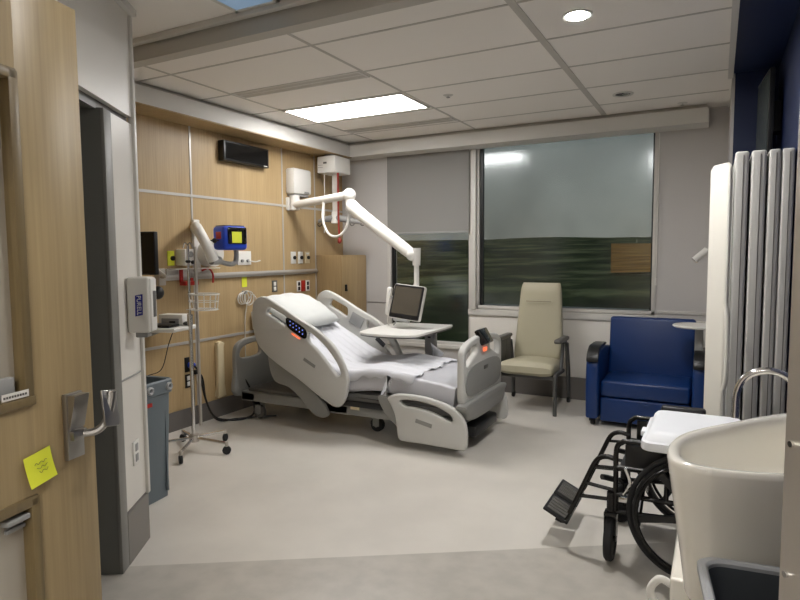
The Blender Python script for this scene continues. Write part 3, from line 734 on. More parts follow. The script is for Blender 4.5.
MB().tube([tuple(sp_), (-3.70, 3.05, 1.2), (-3.8, 3.03, 1.1), (-3.90, 3.05, 1.0), (XH+.005, 3.06, 1.0)], .010, 8).build('stand', M_BLACK, r)
r = thing('shelf_cable', 'thin dark cable hanging from the white wall shelf', 'cable', (-3.7, 3.3, .5))
MB().tube([(-3.72, 3.26, .935), (-3.80, 3.27, .80), (-3.90, 3.28, .60), (-3.98, 3.20, .55), (-4.05, 3.08, .47), (XH+.004, 3.02, .42)], .0035, 6).build('cable', M_BLACK, r)

# monitor mount on the ceiling arm: box on the wall, two-part arm, bedside screen
r = thing('wall_speaker_box', 'white upright equipment box on the oak wall above the bed arm', 'equipment box', (XH, 5.27, 2.14))
HW(5.125, 5.43, 2.155, 2.425, 0, .12, .02).build('case', M_WHITE, r)
HW(5.30, 5.38, 2.165, 2.185, .115, .123, .002).build('maker_plate', M_GREYP, r)
HW(5.15, 5.40, 2.13, 2.157, 0, .10, .006).build('base_bracket', M_GREYP, r)
r = thing('wall_switch', 'small wall switch with three buttons beside the white equipment box', 'switch', (XH, 5.53, 2.28))
HW(5.495, 5.575, 2.27, 2.385, 0, .008, .002).build('plate', M_CREAM, r)
d = MB()
for k in range(3): d.box(XH+.006, XH+.014, 5.525, 5.555, 2.285+k*.033, 2.307+k*.033, bev=.002)
d.build('button', M_WHITE, r)
r = thing('swing_boom', 'long white two part swing arm reaching from the oak wall over the bed', 'swing arm', (XH, 5.18, 1.98))
d = MB(); d.cyl((XH+.075, 5.18, 1.985), (XH+.075, 5.18, 2.135), .055, seg=28); d.box(XH, XH+.04, 5.12, 5.24, 1.98, 2.12, bev=.01); d.build('wall_pivot', M_WHITE, r)
E1 = V((-3.255, 5.08, 2.095))
d = MB(); d.tube([(XH+.075, 5.17, 2.035), tuple(E1)], .042, 18, 1); d.build('horizontal_arm', M_WHITE, r)
d = MB(); d.sphere(E1, .066, (1, 1, 1), seg=28); d.cyl(E1+V((0, 0, .0)), E1-V((-.01, 0, .15)), .046, .044, 24); d.build('elbow', M_WHITE, r)
E2 = V((-3.20, 5.06, 1.96)); E3 = V((-2.50, 4.96, 1.50))
d = MB(); d.tube([tuple(E2+V((-.03, 0, .03))), tuple(E2.lerp(E3, .2)), tuple(E2.lerp(E3, .85)), tuple(E3)], lambda t: .068-.018*t, 20, 3); d.sphere(E2, .07, seg=24); d.sphere(E3, .058, seg=24); d.build('sloping_arm', M_WHITE, r)
d = MB(); d.cyl(E3+V((.045, 0, .06)), E3+V((.045, 0, -.10)), .040, .036, 24); d.cyl(E3+V((.045, 0, -.09)), E3+V((.045, .0, -.29)), .024, seg=20); d.build('drop_tube', M_WHITE, r)
d = MB(); d.tube([(-3.58, 5.10, 2.06), (-3.58, 5.08, 1.86), (-3.50, 5.06, 1.72), (-3.38, 5.05, 1.69), (-3.28, 5.05, 1.77), (-3.235, 5.05, 1.93)], .0125, 10); d.build('cable_loop', M_WHITE, r)
r = thing('bedside_screen', 'tilted bedside touchscreen hanging from the white swing arm', 'screen', (-2.5, 4.9, .88))
ex = V((.31, -.035, -.025)).normalized(); ey = V((.075, .07, .31)).normalized()
sM = frame((-2.508, 4.86, 1.065), ex, ey)
def RS(w_, h_, c=.02): return [(p.x, p.y) for p in rr(w_, h_, 0, c, 3)]
d = MB(sM); d.prism(RS(.168, .162), .040, Matrix.Translation((0, 0, -.038)), bev=.006); d.build('housing', M_WHITE2, r)
d = MB(sM); d.prism(RS(.162, .155, .012), .004, Matrix.Translation((0, 0, .0005))); d.build('bezel', M_BLACK, r)
d = MB(sM); d.box(-.146, .142, -.115, .138, .004, .0055); d.build('display', M_PANEL, r)
d = MB(sM); d.box(-.10, .06, -.185, -.160, -.03, .02, bev=.006); d.tube([(-.07, -.17, 0), (-.075, -.21, .01), (-.08, -.225, .02)], .007, 8); d.build('handle', M_GREYP, r)
d = MB(sM); d.box(-.10, .10, -.09, .10, -.065, -.036, bev=.008); d.tube([(0, .02, -.05), tuple(sM.inverted() @ (E3+V((.045, 0, -.24))))], .016, 8, 1); d.build('mount', M_WHITE2, r)
r = thing('phone_handset', 'white telephone handset clipped behind the bedside screen', 'handset', (-2.78, 5.0, .95))
d = MB(); d.obox((-2.76, 4.98, 1.06), (.05, .05, .27), Matrix.Rotation(.10, 4, 'Y'), bev=.02, seg=3); d.build('handset_body', M_WHITE, r)
d = MB(); d.tube([(-2.77, 4.98, .93), (-2.79, 5.0, .86), (-2.76, 5.02, .80), (-2.72, 5.0, .835)], .006, 6); d.build('cord', M_WHITE2, r)
d = MB(); d.tube([(-2.73, 4.97, 1.10), (-2.62, 4.93, 1.10)], .010, 8, 1); d.build('clip', M_GREYP, r)

# patient lift
r = thing('ceiling_lift', 'white ceiling lift motor box under the soffit corner with spreader bar', 'patient lift', (-3.85, 5.74, 2.4))
d = MB(); d.box(-4.0, -3.76, 5.58, 5.90, 2.415, 2.60, bev=.012, seg=3); d.build('motor_box', M_WHITE, r)
d = MB(); d.box(-3.92, -3.84, 5.62, 5.86, 2.598, 2.634); d.build('rail_bracket', M_GREYP, r)
d = MB(); d.box(-3.915, -3.87, 5.5775, 5.581, 2.515, 2.535); d.build('display', M_BEDD, r)
d = MB(); d.box(-3.985, -3.92, 5.5775, 5.581, 2.475, 2.480); d.box(-3.985, -3.92, 5.5775, 5.581, 2.50, 2.504); d.build('lettering_line', M_GREYP, r)
d = MB(); d.box(-3.882, -3.815, 5.70, 5.708, 1.98, 2.42); d.build('lift_strap', M_WHITE2, r)
d = MB(); d.box(-3.885, -3.812, 5.68, 5.73, 1.94, 1.99, bev=.008); d.cyl((-3.85, 5.70, 1.86), (-3.85, 5.70, 1.96), .045, .036, 20); d.build('strap_lock', M_WHITE, r)
d = MB(); d.tube([(-4.05, 5.66, 1.885), (-3.98, 5.67, 1.905), (-3.90, 5.69, 1.915), (-3.80, 5.72, 1.915), (-3.66, 5.75, 1.885), (-3.52, 5.78, 1.855)], lambda t: .018+.022*math.sin(PI*t), 12); d.build('spreader_bar', M_GREYP, r)
for x, y, s in ((-4.04, 5.66, 1), (-3.66, 5.75, 1), (-3.53, 5.78, -1)):
    MB().tube([(x, y, 1.88), (x-.02*s, y, 1.85), (x, y, 1.83), (x+.03*s, y, 1.84), (x+.035*s, y, 1.86)], .0045, 6).build('hook', M_BLACK, r)
d = MB(); d.tube([(-3.775, 5.66, 2.42), (-3.775, 5.66, 1.9), (-3.765, 5.66, 1.68)], .011, 8); d.sphere((-3.765, 5.66, 1.66), .024, (1, 1, 1.3)); d.build('emergency_cord', M_REDC, r)
d = MB(); d.tube([(-3.93, 5.62, 2.42), (-3.935, 5.62, 2.0), (-3.93, 5.60, 1.75)], .005, 6); d.build('control_cord', M_WHITE, r)

# corner cabinet
r = thing('bedside_cabinet', 'oak corner cabinet with a dark lock beside the window', 'cabinet', (-3.93, 5.93, 0))
B(XH+.002, -3.765, 5.66, YF-.018, 0.0, 1.50, bev=.002).build('carcass', WOODC, r)
dr = B(-3.765, -3.747, 5.665, YF-.02, .10, 1.495, bev=.002).build('door', WOODC, r)
d = MB(); d.obox((-3.735, 5.735, 1.13), (.026, .022, .07), bev=.006); d.cyl((-3.748, 5.735, 1.10), (-3.72, 5.735, 1.10), .012); d.build('lock_handle', M_BLACK, dr)

# ------------------------------------------------------------------ hospital bed
BX, BY = -2.75, 4.5
bed = thing('hospital_bed', 'white adjustable hospital bed with its back raised along the oak wall', 'bed', (BX, BY, 0))
FXZ = lambda y: frame((0, y, 0), (1, 0, 0), (0, 0, 1))      # drawing plane x,z ; normal = -y
hr = [(-3.575, 1.10), (-3.50, 1.145), (-3.42, 1.135), (-3.25, 1.055), (-3.08, .965), (-2.92, .89), (-2.76, .775), (-2.66, .64), (-2.612, .50), (-2.63, .36), (-2.68, .275), (-2.74, .258), (-2.81, .285), (-2.95, .36), (-3.10, .45), (-3.24, .52), (-3.37, .59), (-3.47, .655), (-3.55, .74), (-3.595, .88), (-3.597, 1.02)]
h1_ = [(-3.415, 1.045), (-3.39, 1.055), (-3.31, 1.02), (-3.235, .985), (-3.222, .955), (-3.224, .915), (-3.24, .895), (-3.32, .94), (-3.42, .99), (-3.43, 1.02)]
h2_ = [(-2.985, .862), (-2.90, .81), (-2.80, .725), (-2.72, .63), (-2.682, .555), (-2.685, .525), (-2.715, .518), (-2.75, .55), (-2.83, .64), (-2.92, .725), (-2.985, .775), (-3.0, .82)]
def head_rail(y, side):
    o = MB().plate(hr, [h1_, h2_], .046, .014, FXZ(y), 5).build('head_side_rail', M_BEDW, bed)
    y2 = y-.026*side
    MB().plate([(-3.20, .975), (-3.03, .895), (-3.005, .83), (-3.03, .805), (-3.10, .835), (-3.19, .885), (-3.215, .93)], [], .012, .004, FXZ(y2), 4).build('control_panel', M_BLACKG, o)
    k = MB()
    for i in range(5):
        for j in range(2): k.obox((-3.17+.032*i, y2-.0065*side, .945-.017*i-.032*j), (.010, .003, .010))
    k.build('control_keys', M_KEYS, o)
    g = MB(); g.obox((-3.12, y2+.002*side, .822), (.10, .012, .012), Matrix.Rotation(math.radians(26), 4, 'Y'), bev=.005); g.build('status_light', M_GLOW, o)
    g = MB(); g.obox((-2.985, y-.0235*side, .605), (.13, .004, .028), Matrix.Rotation(math.radians(27), 4, 'Y'), bev=.0018); g.build('grip_recess', M_BEDG, o)
    return o
nr = head_rail(4.03, 1)
fr0 = head_rail(4.985, -1)
d = MB(); d.obox((-3.11, 4.957, .862), (.15, .008, .115), Matrix.Rotation(math.radians(26), 4, 'Y'), bev=.003); d.build('speaker_grille', M_GREYP, fr0)
d = MB(); d.obox((-2.845, 4.957, .665), (.115, .008, .045), Matrix.Rotation(math.radians(40), 4, 'Y'), bev=.003); d.build('inner_keypad', M_BLACKG, fr0)
fr_ = [(-2.245, .385), (-2.19, .418), (-2.10, .43), (-1.95, .428), (-1.83, .408), (-1.72, .378), (-1.64, .328), (-1.594, .25), (-1.583, .16), (-1.588, .085), (-1.61, .058), (-1.66, .056), (-1.90, .060), (-2.08, .060), (-2.14, .066), (-2.162, .11), (-2.17, .20), (-2.185, .27), (-2.215, .33)]
fh_ = [(-2.135, .372), (-2.07, .388), (-1.95, .386), (-1.83, .362), (-1.735, .325), (-1.70, .295), (-1.70, .268), (-1.725, .262), (-1.80, .292), (-1.90, .322), (-2.02, .335), (-2.09, .338)]
def foot_rail(y, side):
    o = MB().plate(fr_, [fh_], .046, .014, FXZ(y), 5).build('foot_side_rail', M_BEDW, bed)
    g = MB(); g.obox((-1.93, y-.0235*side, .225), (.14, .004, .032), Matrix.Rotation(math.radians(12), 4, 'Y'), bev=.0018); g.build('grip_recess', M_BEDG, o)
foot_rail(4.03, 1); foot_rail(4.985, -1)
# rail hinge plates
for y in (4.075, 4.94):
    MB().plate([(-3.46, .70), (-3.30, .66), (-3.16, .52), (-3.02, .38), (-2.88, .25), (-2.84, .17), (-2.90, .135), (-3.0, .16), (-3.12, .27), (-3.25, .36), (-3.40, .40), (-3.46, .52)], [], .03, .008, FXZ(y), 4).build('rail_hinge', M_BEDG, bed)
    MB().plate([(-2.36, .38), (-2.20, .36), (-2.10, .26), (-2.06, .12), (-2.10, .10), (-2.20, .16), (-2.30, .25)], [], .03, .008, FXZ(y), 4).build('rail_hinge', M_BEDG, bed)
# footboard
fbF = frame((-1.655, 0, 0), (0, 1, 0), (0, 0, 1))
fb = [(4.065, .40), (4.06, .60), (4.065, .74), (4.10, .80), (4.20, .838), (4.40, .862), (4.60, .862), (4.80, .838), (4.90, .80), (4.935, .74), (4.94, .60), (4.935, .40), (4.85, .385), (4.5, .38), (4.15, .385)]
def hole(c): return [(c-.12, .70), (c-.115, .765), (c-.04, .795), (c+.08, .81), (c+.12, .79), (c+.12, .735), (c+.09, .72), (c-.05, .69)]
hA = [(4.13, .66), (4.125, .735), (4.17, .775), (4.28, .80), (4.345, .795), (4.35, .74), (4.30, .715), (4.18, .67)]
hB = [(9.0-p[0], p[1]) for p in hA][::-1]
fo = MB().plate(fb, [hA, hB], .055, .016, fbF, 4).build('footboard', M_BEDW, bed)
MB().plate([(4.14, .44), (4.14, .62), (4.5, .66), (4.86, .62), (4.86, .44), (4.5, .42)], [], .012, .004, frame((-1.626, 0, 0), (0, 1, 0), (0, 0, 1)), 4).build('footboard_panel', M_BEDG, fo)
d = MB(); d.obox((-1.630, 4.50, .845), (.04, .21, .13), Matrix.Rotation(math.radians(-30), 4, 'Y'), bev=.012); d.build('foot_control_panel', M_BLACKG, fo)
d = MB(); d.obox((-1.618, 4.50, .745), (.008, .07, .03), bev=.003); d.build('status_light', M_GLOW, fo)
d = MB(); d.obox((-1.622, 4.52, .60), (.012, .09, .03), bev=.003); d.build('label_plate', M_BEDD, fo)
ap = MB(); ap.plate([(4.08, .395), (4.92, .395), (4.93, .32), (4.86, .255), (4.5, .235), (4.14, .255), (4.07, .32)], [], .09, .02, frame((-1.635, 0, 0), (0, 1, 0), (0, 0, 1)), 4); ap.build('foot_bumper', M_BEDG, bed)
# headboard
hbF = frame((-3.875, 0, 0), (0, 1, 0), (0, 0, 1))
MB().plate([(4.07, .22), (4.06, .45), (4.065, .63), (4.11, .70), (4.22, .735), (4.5, .745), (4.78, .735), (4.89, .70), (4.935, .63), (4.94, .45), (4.93, .22), (4.5, .21)],
           [[(4.13, .57), (4.14, .635), (4.22, .675), (4.36, .685), (4.40, .66), (4.40, .57), (4.26, .555)], [(4.60, .57), (4.60, .66), (4.64, .685), (4.78, .675), (4.86, .635), (4.87, .57), (4.74, .555)]], .05, .014, hbF, 4).build('headboard', M_BEDG, bed)
# frame
d = MB(); d.box(-3.86, -1.72, 4.13, 4.21, .17, .255, bev=.01); d.box(-3.86, -1.72, 4.79, 4.87, .17, .255, bev=.01); d.box(-3.86, -3.70, 4.13, 4.87, .17, .25, bev=.008); d.box(-1.86, -1.70, 4.13, 4.87, .17, .25, bev=.008); d.box(-2.9, -2.7, 4.13, 4.87, .17, .24); d.build('base_frame', M_BEDG, bed)
d = MB(); d.box(-3.80, -3.05, 4.16, 4.84, .255, .285, bev=.008); d.build('head_tray', M_BEDD, bed)
d = MB(); d.box(-2.95, -1.72, 4.12, 4.88, .30, .36, bev=.008); d.build('seat_deck', M_BEDG, bed)
for y in (4.085, 4.885): B(-2.75, -1.72, y, y+.03, .28, .335, bev=.004).build('deck_rail', M_BEDD, bed)
bk = Matrix.Translation((-3.16, 4.5, .60)) @ Matrix.Rotation(math.radians(28.5), 4, 'Y')
d = MB(bk); d.box(-.44, .42, -.40, .40, -.03, .02, bev=.008); d.build('back_deck', M_BEDG, bed)
d = MB(); d.tube([(-3.35, 4.3, .60), (-3.0, 4.3, .28)], .028, 10, 1); d.tube([(-3.35, 4.7, .60), (-3.0, 4.7, .28)], .028, 10, 1); d.build('lift_strut', M_BEDD, bed)
d = MB(); d.obox((-2.585, 4.078, .265), (.085, .012, .055), bev=.003); d.build('pedal_label', M_CREAM, bed)
d = MB(); d.obox((-2.52, 4.08, .285), (.42, .02, .05), bev=.006); d.build('side_controls', M_BLACK, bed)
for (x, y) in ((-3.70, 4.17), (-3.70, 4.83), (-1.80, 4.19), (-1.80, 4.81), (-2.52, 4.3)):
    w_ = MB().lathe([(.018, -.024), (.052, -.024), (.062, -.016), (.062, .016), (.052, .024), (.018, .024)], frame((x, y+.03, .0625), (1, 0, 0), (0, 0, 1)), 28).build('castor', M_BEDD if x < -3 else M_RUBBER, bed)
    MB().cyl((x, y+.03-.03, .0625), (x, y+.03+.03, .0625), .022).box(x-.03, x+.03, y-.002, y+.004, .05, .17).box(x-.03, x+.03, y+.058, y+.064, .05, .17).box(x-.03, x+.03, y-.002, y+.064, .13, .172).build('castor_fork', M_BEDG, w_)
d = MB(); d.box(-1.78, -1.60, 4.25, 4.75, .09, .18, bev=.02); d.build('foot_pedal_bar', M_BLACK, bed)

# mattress: rounded section swept along the bed profile
prof = [(-3.545, .955), (-3.30, .815), (-3.05, .68), (-2.88, .59), (-2.74, .545), (-2.60, .55), (-2.42, .578), (-2.25, .570), (-2.0, .545), (-1.85, .525), (-1.70, .505)]
PR = catmull([(p[0], 0, p[1]) for p in prof], 10)
def section(i, n, th, half, c, drape=None, seed=0, amp=0, bulge=0):
    p = PR[i]; t = (PR[min(i+1, n-1)]-PR[max(i-1, 0)]).normalized(); nn = V((-t.z, 0, t.x))
    if nn.z < 0: nn = -nn
    pts = []
    # from far lower edge over the top to near lower edge
    for (yy, dd) in drape:
        q = p+nn*dd+V((0, 4.5+yy, 0))
        if amp:
            k = noise.noise(V((q.x*4+seed, q.y*9, q.z*4)))+.5*noise.noise(V((q.x*11+seed, q.y*17, q.z*11)))
            q = q+nn*amp*k+V((0, (amp*1.2*k if abs(yy) > half-.02 else 0)*(1 if yy > 0 else -1), 0))
        pts.append(q)
    return pts
n = len(PR)
def rrect(th, half, c=.035):
    o = [(-half, -th+c)]
    for a in (160, 135, 110): o.append((-half+c+c*math.cos(math.radians(a))*1.0, -c+c*math.sin(math.radians(a))))
    m_ = 16
    for k in range(m_+1): o.append((-half+c+(2*half-2*c)*k/m_, 0))
    for a in (70, 45, 20): o.append((half-c+c*math.cos(math.radians(a)), -c+c*math.sin(math.radians(a))))
    o += [(half, -th+c), (half-c*.3, -th+c*.3), (half-c, -th), (-half+c, -th), (-half+c*.3, -th+c*.3)]
    return o
d = MB(); d.loft([section(i, n, .17, .42, .035, rrect(.17, .42), 3, .011) for i in range(n)]); d.build('mattress', M_MATT, bed, sharp=60)
# sheet: open strip over the top and a short way down the sides
def sheet_line(i):
    x = PR[i].x
    s = .05+.05*max(0, min(1, (-2.35-x)/.5))+.012*math.sin(x*23)+.010*math.sin(x*51+1)
    hf = .427; o = []
    m_ = 44
    o.append((-hf, -s)); o.append((-hf, -.032)); o.append((-hf+.008, -.012))
    for k in range(m_+1): o.append((-hf+.02+(2*hf-.04)*k/m_, .006))
    o.append((hf-.008, -.012)); o.append((hf, -.032)); o.append((hf, -s))
    o2 = []
    return o
b = bmesh.new(); rows = []
n_sh = len([p for p in PR if p.x < -2.03])
for i in range(n_sh):
    sec = section(i, n, 0, .42, 0, sheet_line(i), 11, .007)
    row = []
    for (q, (yy, dd)) in zip(sec, sheet_line(i)):
        q = q+V((.03*math.sin(yy*17+1)*max(0, (i-n_sh+8)/8), 0, 0.006+.0070*math.sin(yy*62+q.x*9+2*noise.noise(q*5))*(1 if abs(yy) < .38 else 0)))
        row.append(b.verts.new(q))
    rows.append(row)
for i in range(n_sh-1):
    for k in range(len(rows[0])-1): b.faces.new((rows[i][k], rows[i][k+1], rows[i+1][k+1], rows[i+1][k]))
bmesh.ops.recalc_face_normals(b, faces=b.faces)
bmesh.ops.solidify(b, geom=list(b.faces), thickness=.003)
d = MB(); d.absorb(b); tag(d.build('bed_sheet', M_SHEET, sharp=180), 'white rumpled fitted sheet covering the hospital bed mattress', 'sheet')

# pillow
def pillow(c, L, W, H, M):
    b = bmesh.new(); n_ = 22; top = {}; 
    def hgt(u, v):
        e_ = max(0, (1-abs(u)**3.2))*max(0, (1-abs(v)**3.2)); return H*e_**.55
    for sgn in (1, -1):
        for i in range(n_+1):
            for j in range(n_+1):
                u = -1+2*i/n_; v = -1+2*j/n_
                edge = i in (0, n_) or j in (0, n_)
                if sgn < 0 and edge: top[(sgn, i, j)] = top[(1, i, j)]; continue
                pin = 1-.07*(abs(u*v))**2-.05*(1-abs(u))*(abs(v)**4)*0
                x = u*L*(1-.06*v*v); y = v*W*(1-.05*u*u)
                z = sgn*hgt(u, v)*(1 if sgn > 0 else .6)
                z += .010*noise.noise(V((u*3, v*3, sgn)))+.007*noise.noise(V((u*7+v*2, v*5, sgn)))
                top[(sgn, i, j)] = b.verts.new((x, y, z))
    for sgn in (1, -1):
        for i in range(n_):
            for j in range(n_): b.faces.new((top[(sgn, i, j)], top[(sgn, i+1, j)], top[(sgn, i+1, j+1)], top[(sgn, i, j+1)]))
    bmesh.ops.recalc_face_normals(b, faces=b.faces)
    return MB().absorb(b, M)
pM = Matrix.Translation((-3.43, 4.47, .985)) @ Matrix.Rotation(math.radians(4), 4, 'Z') @ Matrix.Rotation(math.radians(28), 4, 'Y')
d = pillow(None, .265, .39, .09, pM); tag(d.build('pillow', M_PILLOW, sharp=180), 'plump white pillow at the raised head of the bed', 'pillow')

# overbed table
r = thing('overbed_table', 'white topped overbed table standing behind the hospital bed', 'table', (-2.45, 5.25, 0))
tM = Matrix.Translation((-2.52, 4.88, .80))
top = [(-.29, -.30), (-.20, -.44), (.05, -.48), (.26, -.42), (.30, -.25), (.29, .36), (.20, .42), (-.28, .40), (-.32, .30)]
MB(tM).plate(top, [], .022, .006, Matrix.Translation((0, 0, .012)), 4).build('table_top', M_WHITE, r)
MB(tM).plate([(p[0]*.985, p[1]*.985) for p in top], [], .012, .003, Matrix.Translation((0, 0, -.005)), 4).build('edge_band', M_BEDD, r)
d = MB(); d.box(-2.475, -2.375, 5.165, 5.245, .10, .795, bev=.01); d.build('column', M_GREYP, r)
d = MB(); d.box(-2.44, -2.41, 5.1625, 5.1655, .70, .715); d.build('height_lever', M_BLACK, r)
d = MB(); d.box(-2.80, -2.74, 5.06, 5.62, .045, .10, bev=.012); d.box(-2.14, -2.08, 5.06, 5.62, .045, .10, bev=.012); d.box(-2.80, -2.08, 5.17, 5.24, .05, .105, bev=.01); d.build('base', M_GREYP, r)
for x, y in ((-2.77, 5.09), (-2.77, 5.59), (-2.11, 5.09), (-2.11, 5.59)):
    MB().lathe([(.008, -.012), (.02, -.012), (.024, -.008), (.024, .008), (.02, .012), (.008, .012)], frame((x, y, .024), (1, 0, 0), (0, 0, 1)), 18).build('castor', M_RUBBER, r)

# ------------------------------------------------------------------ sage chair
r = thing('patient_chair', 'sage green high backed armchair under the large window', 'chair', (-1.57, 5.75, 0))
def cushion(M, w0, w1, L, th, nseg=18, crown=.02):
    """slab with bulging faces: width from w0 (start) to w1 (end) along local y"""
    rings = []
    for i in range(nseg+1):
        t_ = i/nseg; w_ = w0+(w1-w0)*t_; e_ = min(1, (min(t_, 1-t_)*nseg/2.2)); e_ = math.sin(e_*PI/2) if e_ < 1 else 1
        hh = th/2*(.45+.55*e_); ww = w_*(.94+.06*e_)
        ring = []
        for k in range(28):
            a = 2*PI*k/28; c_, s_ = math.cos(a), math.sin(a)
            x = ww*math.copysign(abs(c_)**.38, c_); z = hh*math.copysign(abs(s_)**.55, s_)
            if s_ > 0: z += crown*e_*(1-(x/ww)**2)
            ring.append(V((x, t_*L, z)))
        rings.append(ring)
    return MB().loft(rings, M=M)
# seat: local y runs backwards, seat back: local y runs upwards
cushion(frame((-1.575, 5.45, .415), (1, 0, 0), (0, 1, -.05)), .268, .25, .53, .125).build('seat', M_SAGE, r)
cb = cushion(frame((-1.575, 5.95, .41), (1, 0, 0), (0, .12, 1)), .255, .200, .80, .085, 22, .014)
cb.M = Matrix.Identity(4)
bo_ = cb.build('backrest', M_SAGE, r)
B(-1.70, -1.45, 5.934, 5.940, 1.02, 1.026).build('seam', mat('sage_seam', (120, 114, 94), .8), bo_)
for s in (-1, 1):
    x = -1.575+s*.285
    d = MB(); d.tube([(x*1+0, 5.47, 0.0), (x, 5.47, .32), (x, 5.50, .38), (x, 5.70, .385)], .019, 12, 5); d.build('front_leg', M_CHGREY, r)
    d = MB(); d.tube([(x, 6.04, .06), (x, 6.02, .30), (x, 5.98, .45), (x, 5.93, .62)], .021, 12, 5); d.build('rear_leg', M_CHGREY, r)
    d = MB(); d.lathe([(.008, -.014), (.028, -.014), (.034, -.008), (.034, .008), (.028, .014), (.008, .014)], frame((x, 6.05, .034), (0, 1, 0), (0, 0, 1)), 20); d.build('castor', M_RUBBER, r)
    d = MB(); d.tube([(x, 5.68, .385), (x, 5.74, .52), (x, 5.76, .65)], .017, 10); d.tube([(x, 5.93, .60), (x, 5.85, .655), (x, 5.76, .66)], .016, 10); d.build('arm_support', M_CHGREY, r)
    d = MB(); d.box(x-.035, x+.035, 5.54, 5.90, .66, .70, bev=.016, seg=3); d.build('arm_pad', M_BEDD, r)
d = MB(); d.box(-1.84, -1.31, 5.50, 5.96, .325, .36, bev=.01); d.build('seat_frame', M_CHGREY, r)
d = MB(); d.box(-1.86, -1.845, 5.56, 5.90, .36, .68, bev=.005); d.build('side_panel', M_CHGREY, r)

# ------------------------------------------------------------------ blue sleeper chair
r = thing('sleeper_chair', 'royal blue vinyl sleeper armchair in the corner by the window', 'armchair', (-.52, 5.7, 0))
cx0, cx1 = -.875, -.155
d = MB(); d.box(cx0+.008, cx1-.008, 5.33, 5.86, .26, .405, bev=.028, seg=4); d.build('seat_cushion', M_BLUE, r)
d = MB(); d.box(cx0+.008, cx1-.008, 5.335, 5.90, .045, .252, bev=.015, seg=3); d.build('footrest_panel', M_BLUE, r)
MB().tube([(-.55, 5.328, .245), (-.50, 5.318, .222), (-.45, 5.328, .245)], .007, 8).build('pull_loop', M_BLUE, r)
d = MB(Matrix.Translation((0, 5.86, .36)) @ Matrix.Rotation(math.radians(-9), 4, 'X')); d.box(cx0-.002, cx1+.004, -.06, .07, 0, .55, bev=.028, seg=4); d.build('backrest', M_BLUE, r)
def arm(x0, x1):
    pr = [(5.30, .07), (5.285, .30), (5.29, .50), (5.31, .59), (5.36, .645), (5.44, .665), (5.70, .66), (6.0, .62), (6.06, .55), (6.06, .07)]
    d = MB(); d.plate(pr, [], x1-x0, .02, frame(((x0+x1)/2, 0, 0), (0, 1, 0), (0, 0, 1)), 1); o = d.build('arm', M_BLUE, r)
    pad = [(5.285, .565), (5.29, .60), (5.33, .655), (5.40, .69), (5.50, .695), (5.70, .69), (5.70, .668), (5.44, .668), (5.37, .65), (5.32, .60)]
    MB().plate(pad, [], x1-x0-.006, .008, frame(((x0+x1)/2, 0, 0), (0, 1, 0), (0, 0, 1)), 2).build('arm_pad', M_BLACK, o)
arm(-.985, -.878); arm(-.152, -.052)
for x in (-.93, -.10):
    for y in (5.36, 5.98):
        MB().lathe([(.008, -.018), (.026, -.018), (.032, -.012), (.032, .012), (.026, .018), (.008, .018)], frame((x, y, .032), (0, 1, 0), (0, 0, 1)), 18).cyl((x-.022, y, .032), (x-.022, y, .075), .010).build('castor', M_RUBBER, r)
MB().lathe([(.0001, 0), (.165, 0), (.178, .008), (.178, .016), (.172, .022), (.0001, .022)], Matrix.Translation((-.142, 5.50, .882)), 48).build('swivel_tabletop', M_WHITE, r)['label'] = 'round white swivel tabletop'
B(-.148, -.085, 5.47, 5.53, .655, .882, bev=.006).build('tabletop_post', M_GREYP, r)
# reading lamp
r = thing('reading_lamp', 'small white cylindrical reading lamp on the return wall by the window', 'lamp', (-.08, 5.3, 1.4))
MB().cyl((-.165, 5.30, 1.437), (-.075, 5.33, 1.52), .027, seg=24).build('lamp_head', M_WHITE2, r)
MB().tube([(-.085, 5.327, 1.51), (-.02, 5.35, 1.55), (.03, 5.36, 1.56), (.055, 5.36, 1.56)], .009, 8).build('gooseneck', M_WHITE2, r)
MB().cyl((.038, 5.36, 1.56), (.056, 5.36, 1.56), .035).build('wall_plate', M_WHITE2, r)

# ------------------------------------------------------------------ folding privacy screen
r = thing('folding_screen', 'tall pale folding privacy screen stacked against the navy alcove wall', 'privacy screen', (.14, 3.85, 0))
def spanel(p0, p1, z0, z1, th, m, name='panel'):
    p0 = V(p0); p1 = V(p1); dd_ = (p1-p0); L = dd_.length
    F = frame(p0, dd_, (0, 0, 1))
    out = [(0, z0), (L, z0), (L, z1-.025), (L-.03, z1), (.03, z1), (0, z1-.025)]
    o = MB().plate(out, [], th, th*.45, F, 0).build(name, m, r)
    return o
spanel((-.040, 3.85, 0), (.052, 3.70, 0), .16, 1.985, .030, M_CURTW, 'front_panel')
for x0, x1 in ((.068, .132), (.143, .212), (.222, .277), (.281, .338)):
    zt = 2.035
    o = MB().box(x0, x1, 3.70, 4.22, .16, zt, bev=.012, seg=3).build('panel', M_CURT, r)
    d = MB(); xm = x0+(x1-x0)*.62; d.box(xm-.002, xm+.002, 3.6985, 3.71, .18, zt-.02); d.build('panel_joint', M_BASE, o)
d = MB(); d.tube([(.045, 3.66, 1.22), (.056, 3.64, 1.12), (.058, 3.64, .85), (.046, 3.66, .75)], .012, 10); d.build('grab_handle', M_CURTW, r)
d = MB()
d.box(-.03, .335, 3.86, 3.90, .11, .17, bev=.005)
d.build('bottom_beam', M_CURT, r)
for x in (-.02, .30):
    MB().lathe([(.008, -.012), (.045, -.012), (.055, -.006), (.055, .006), (.045, .012), (.008, .012)], frame((x, 3.88, .055), (0, 1, 0), (0, 0, 1)), 20).cyl((x, 3.88, .055), (x, 3.88, .12), .009).build('castor', M_RUBBER, r)

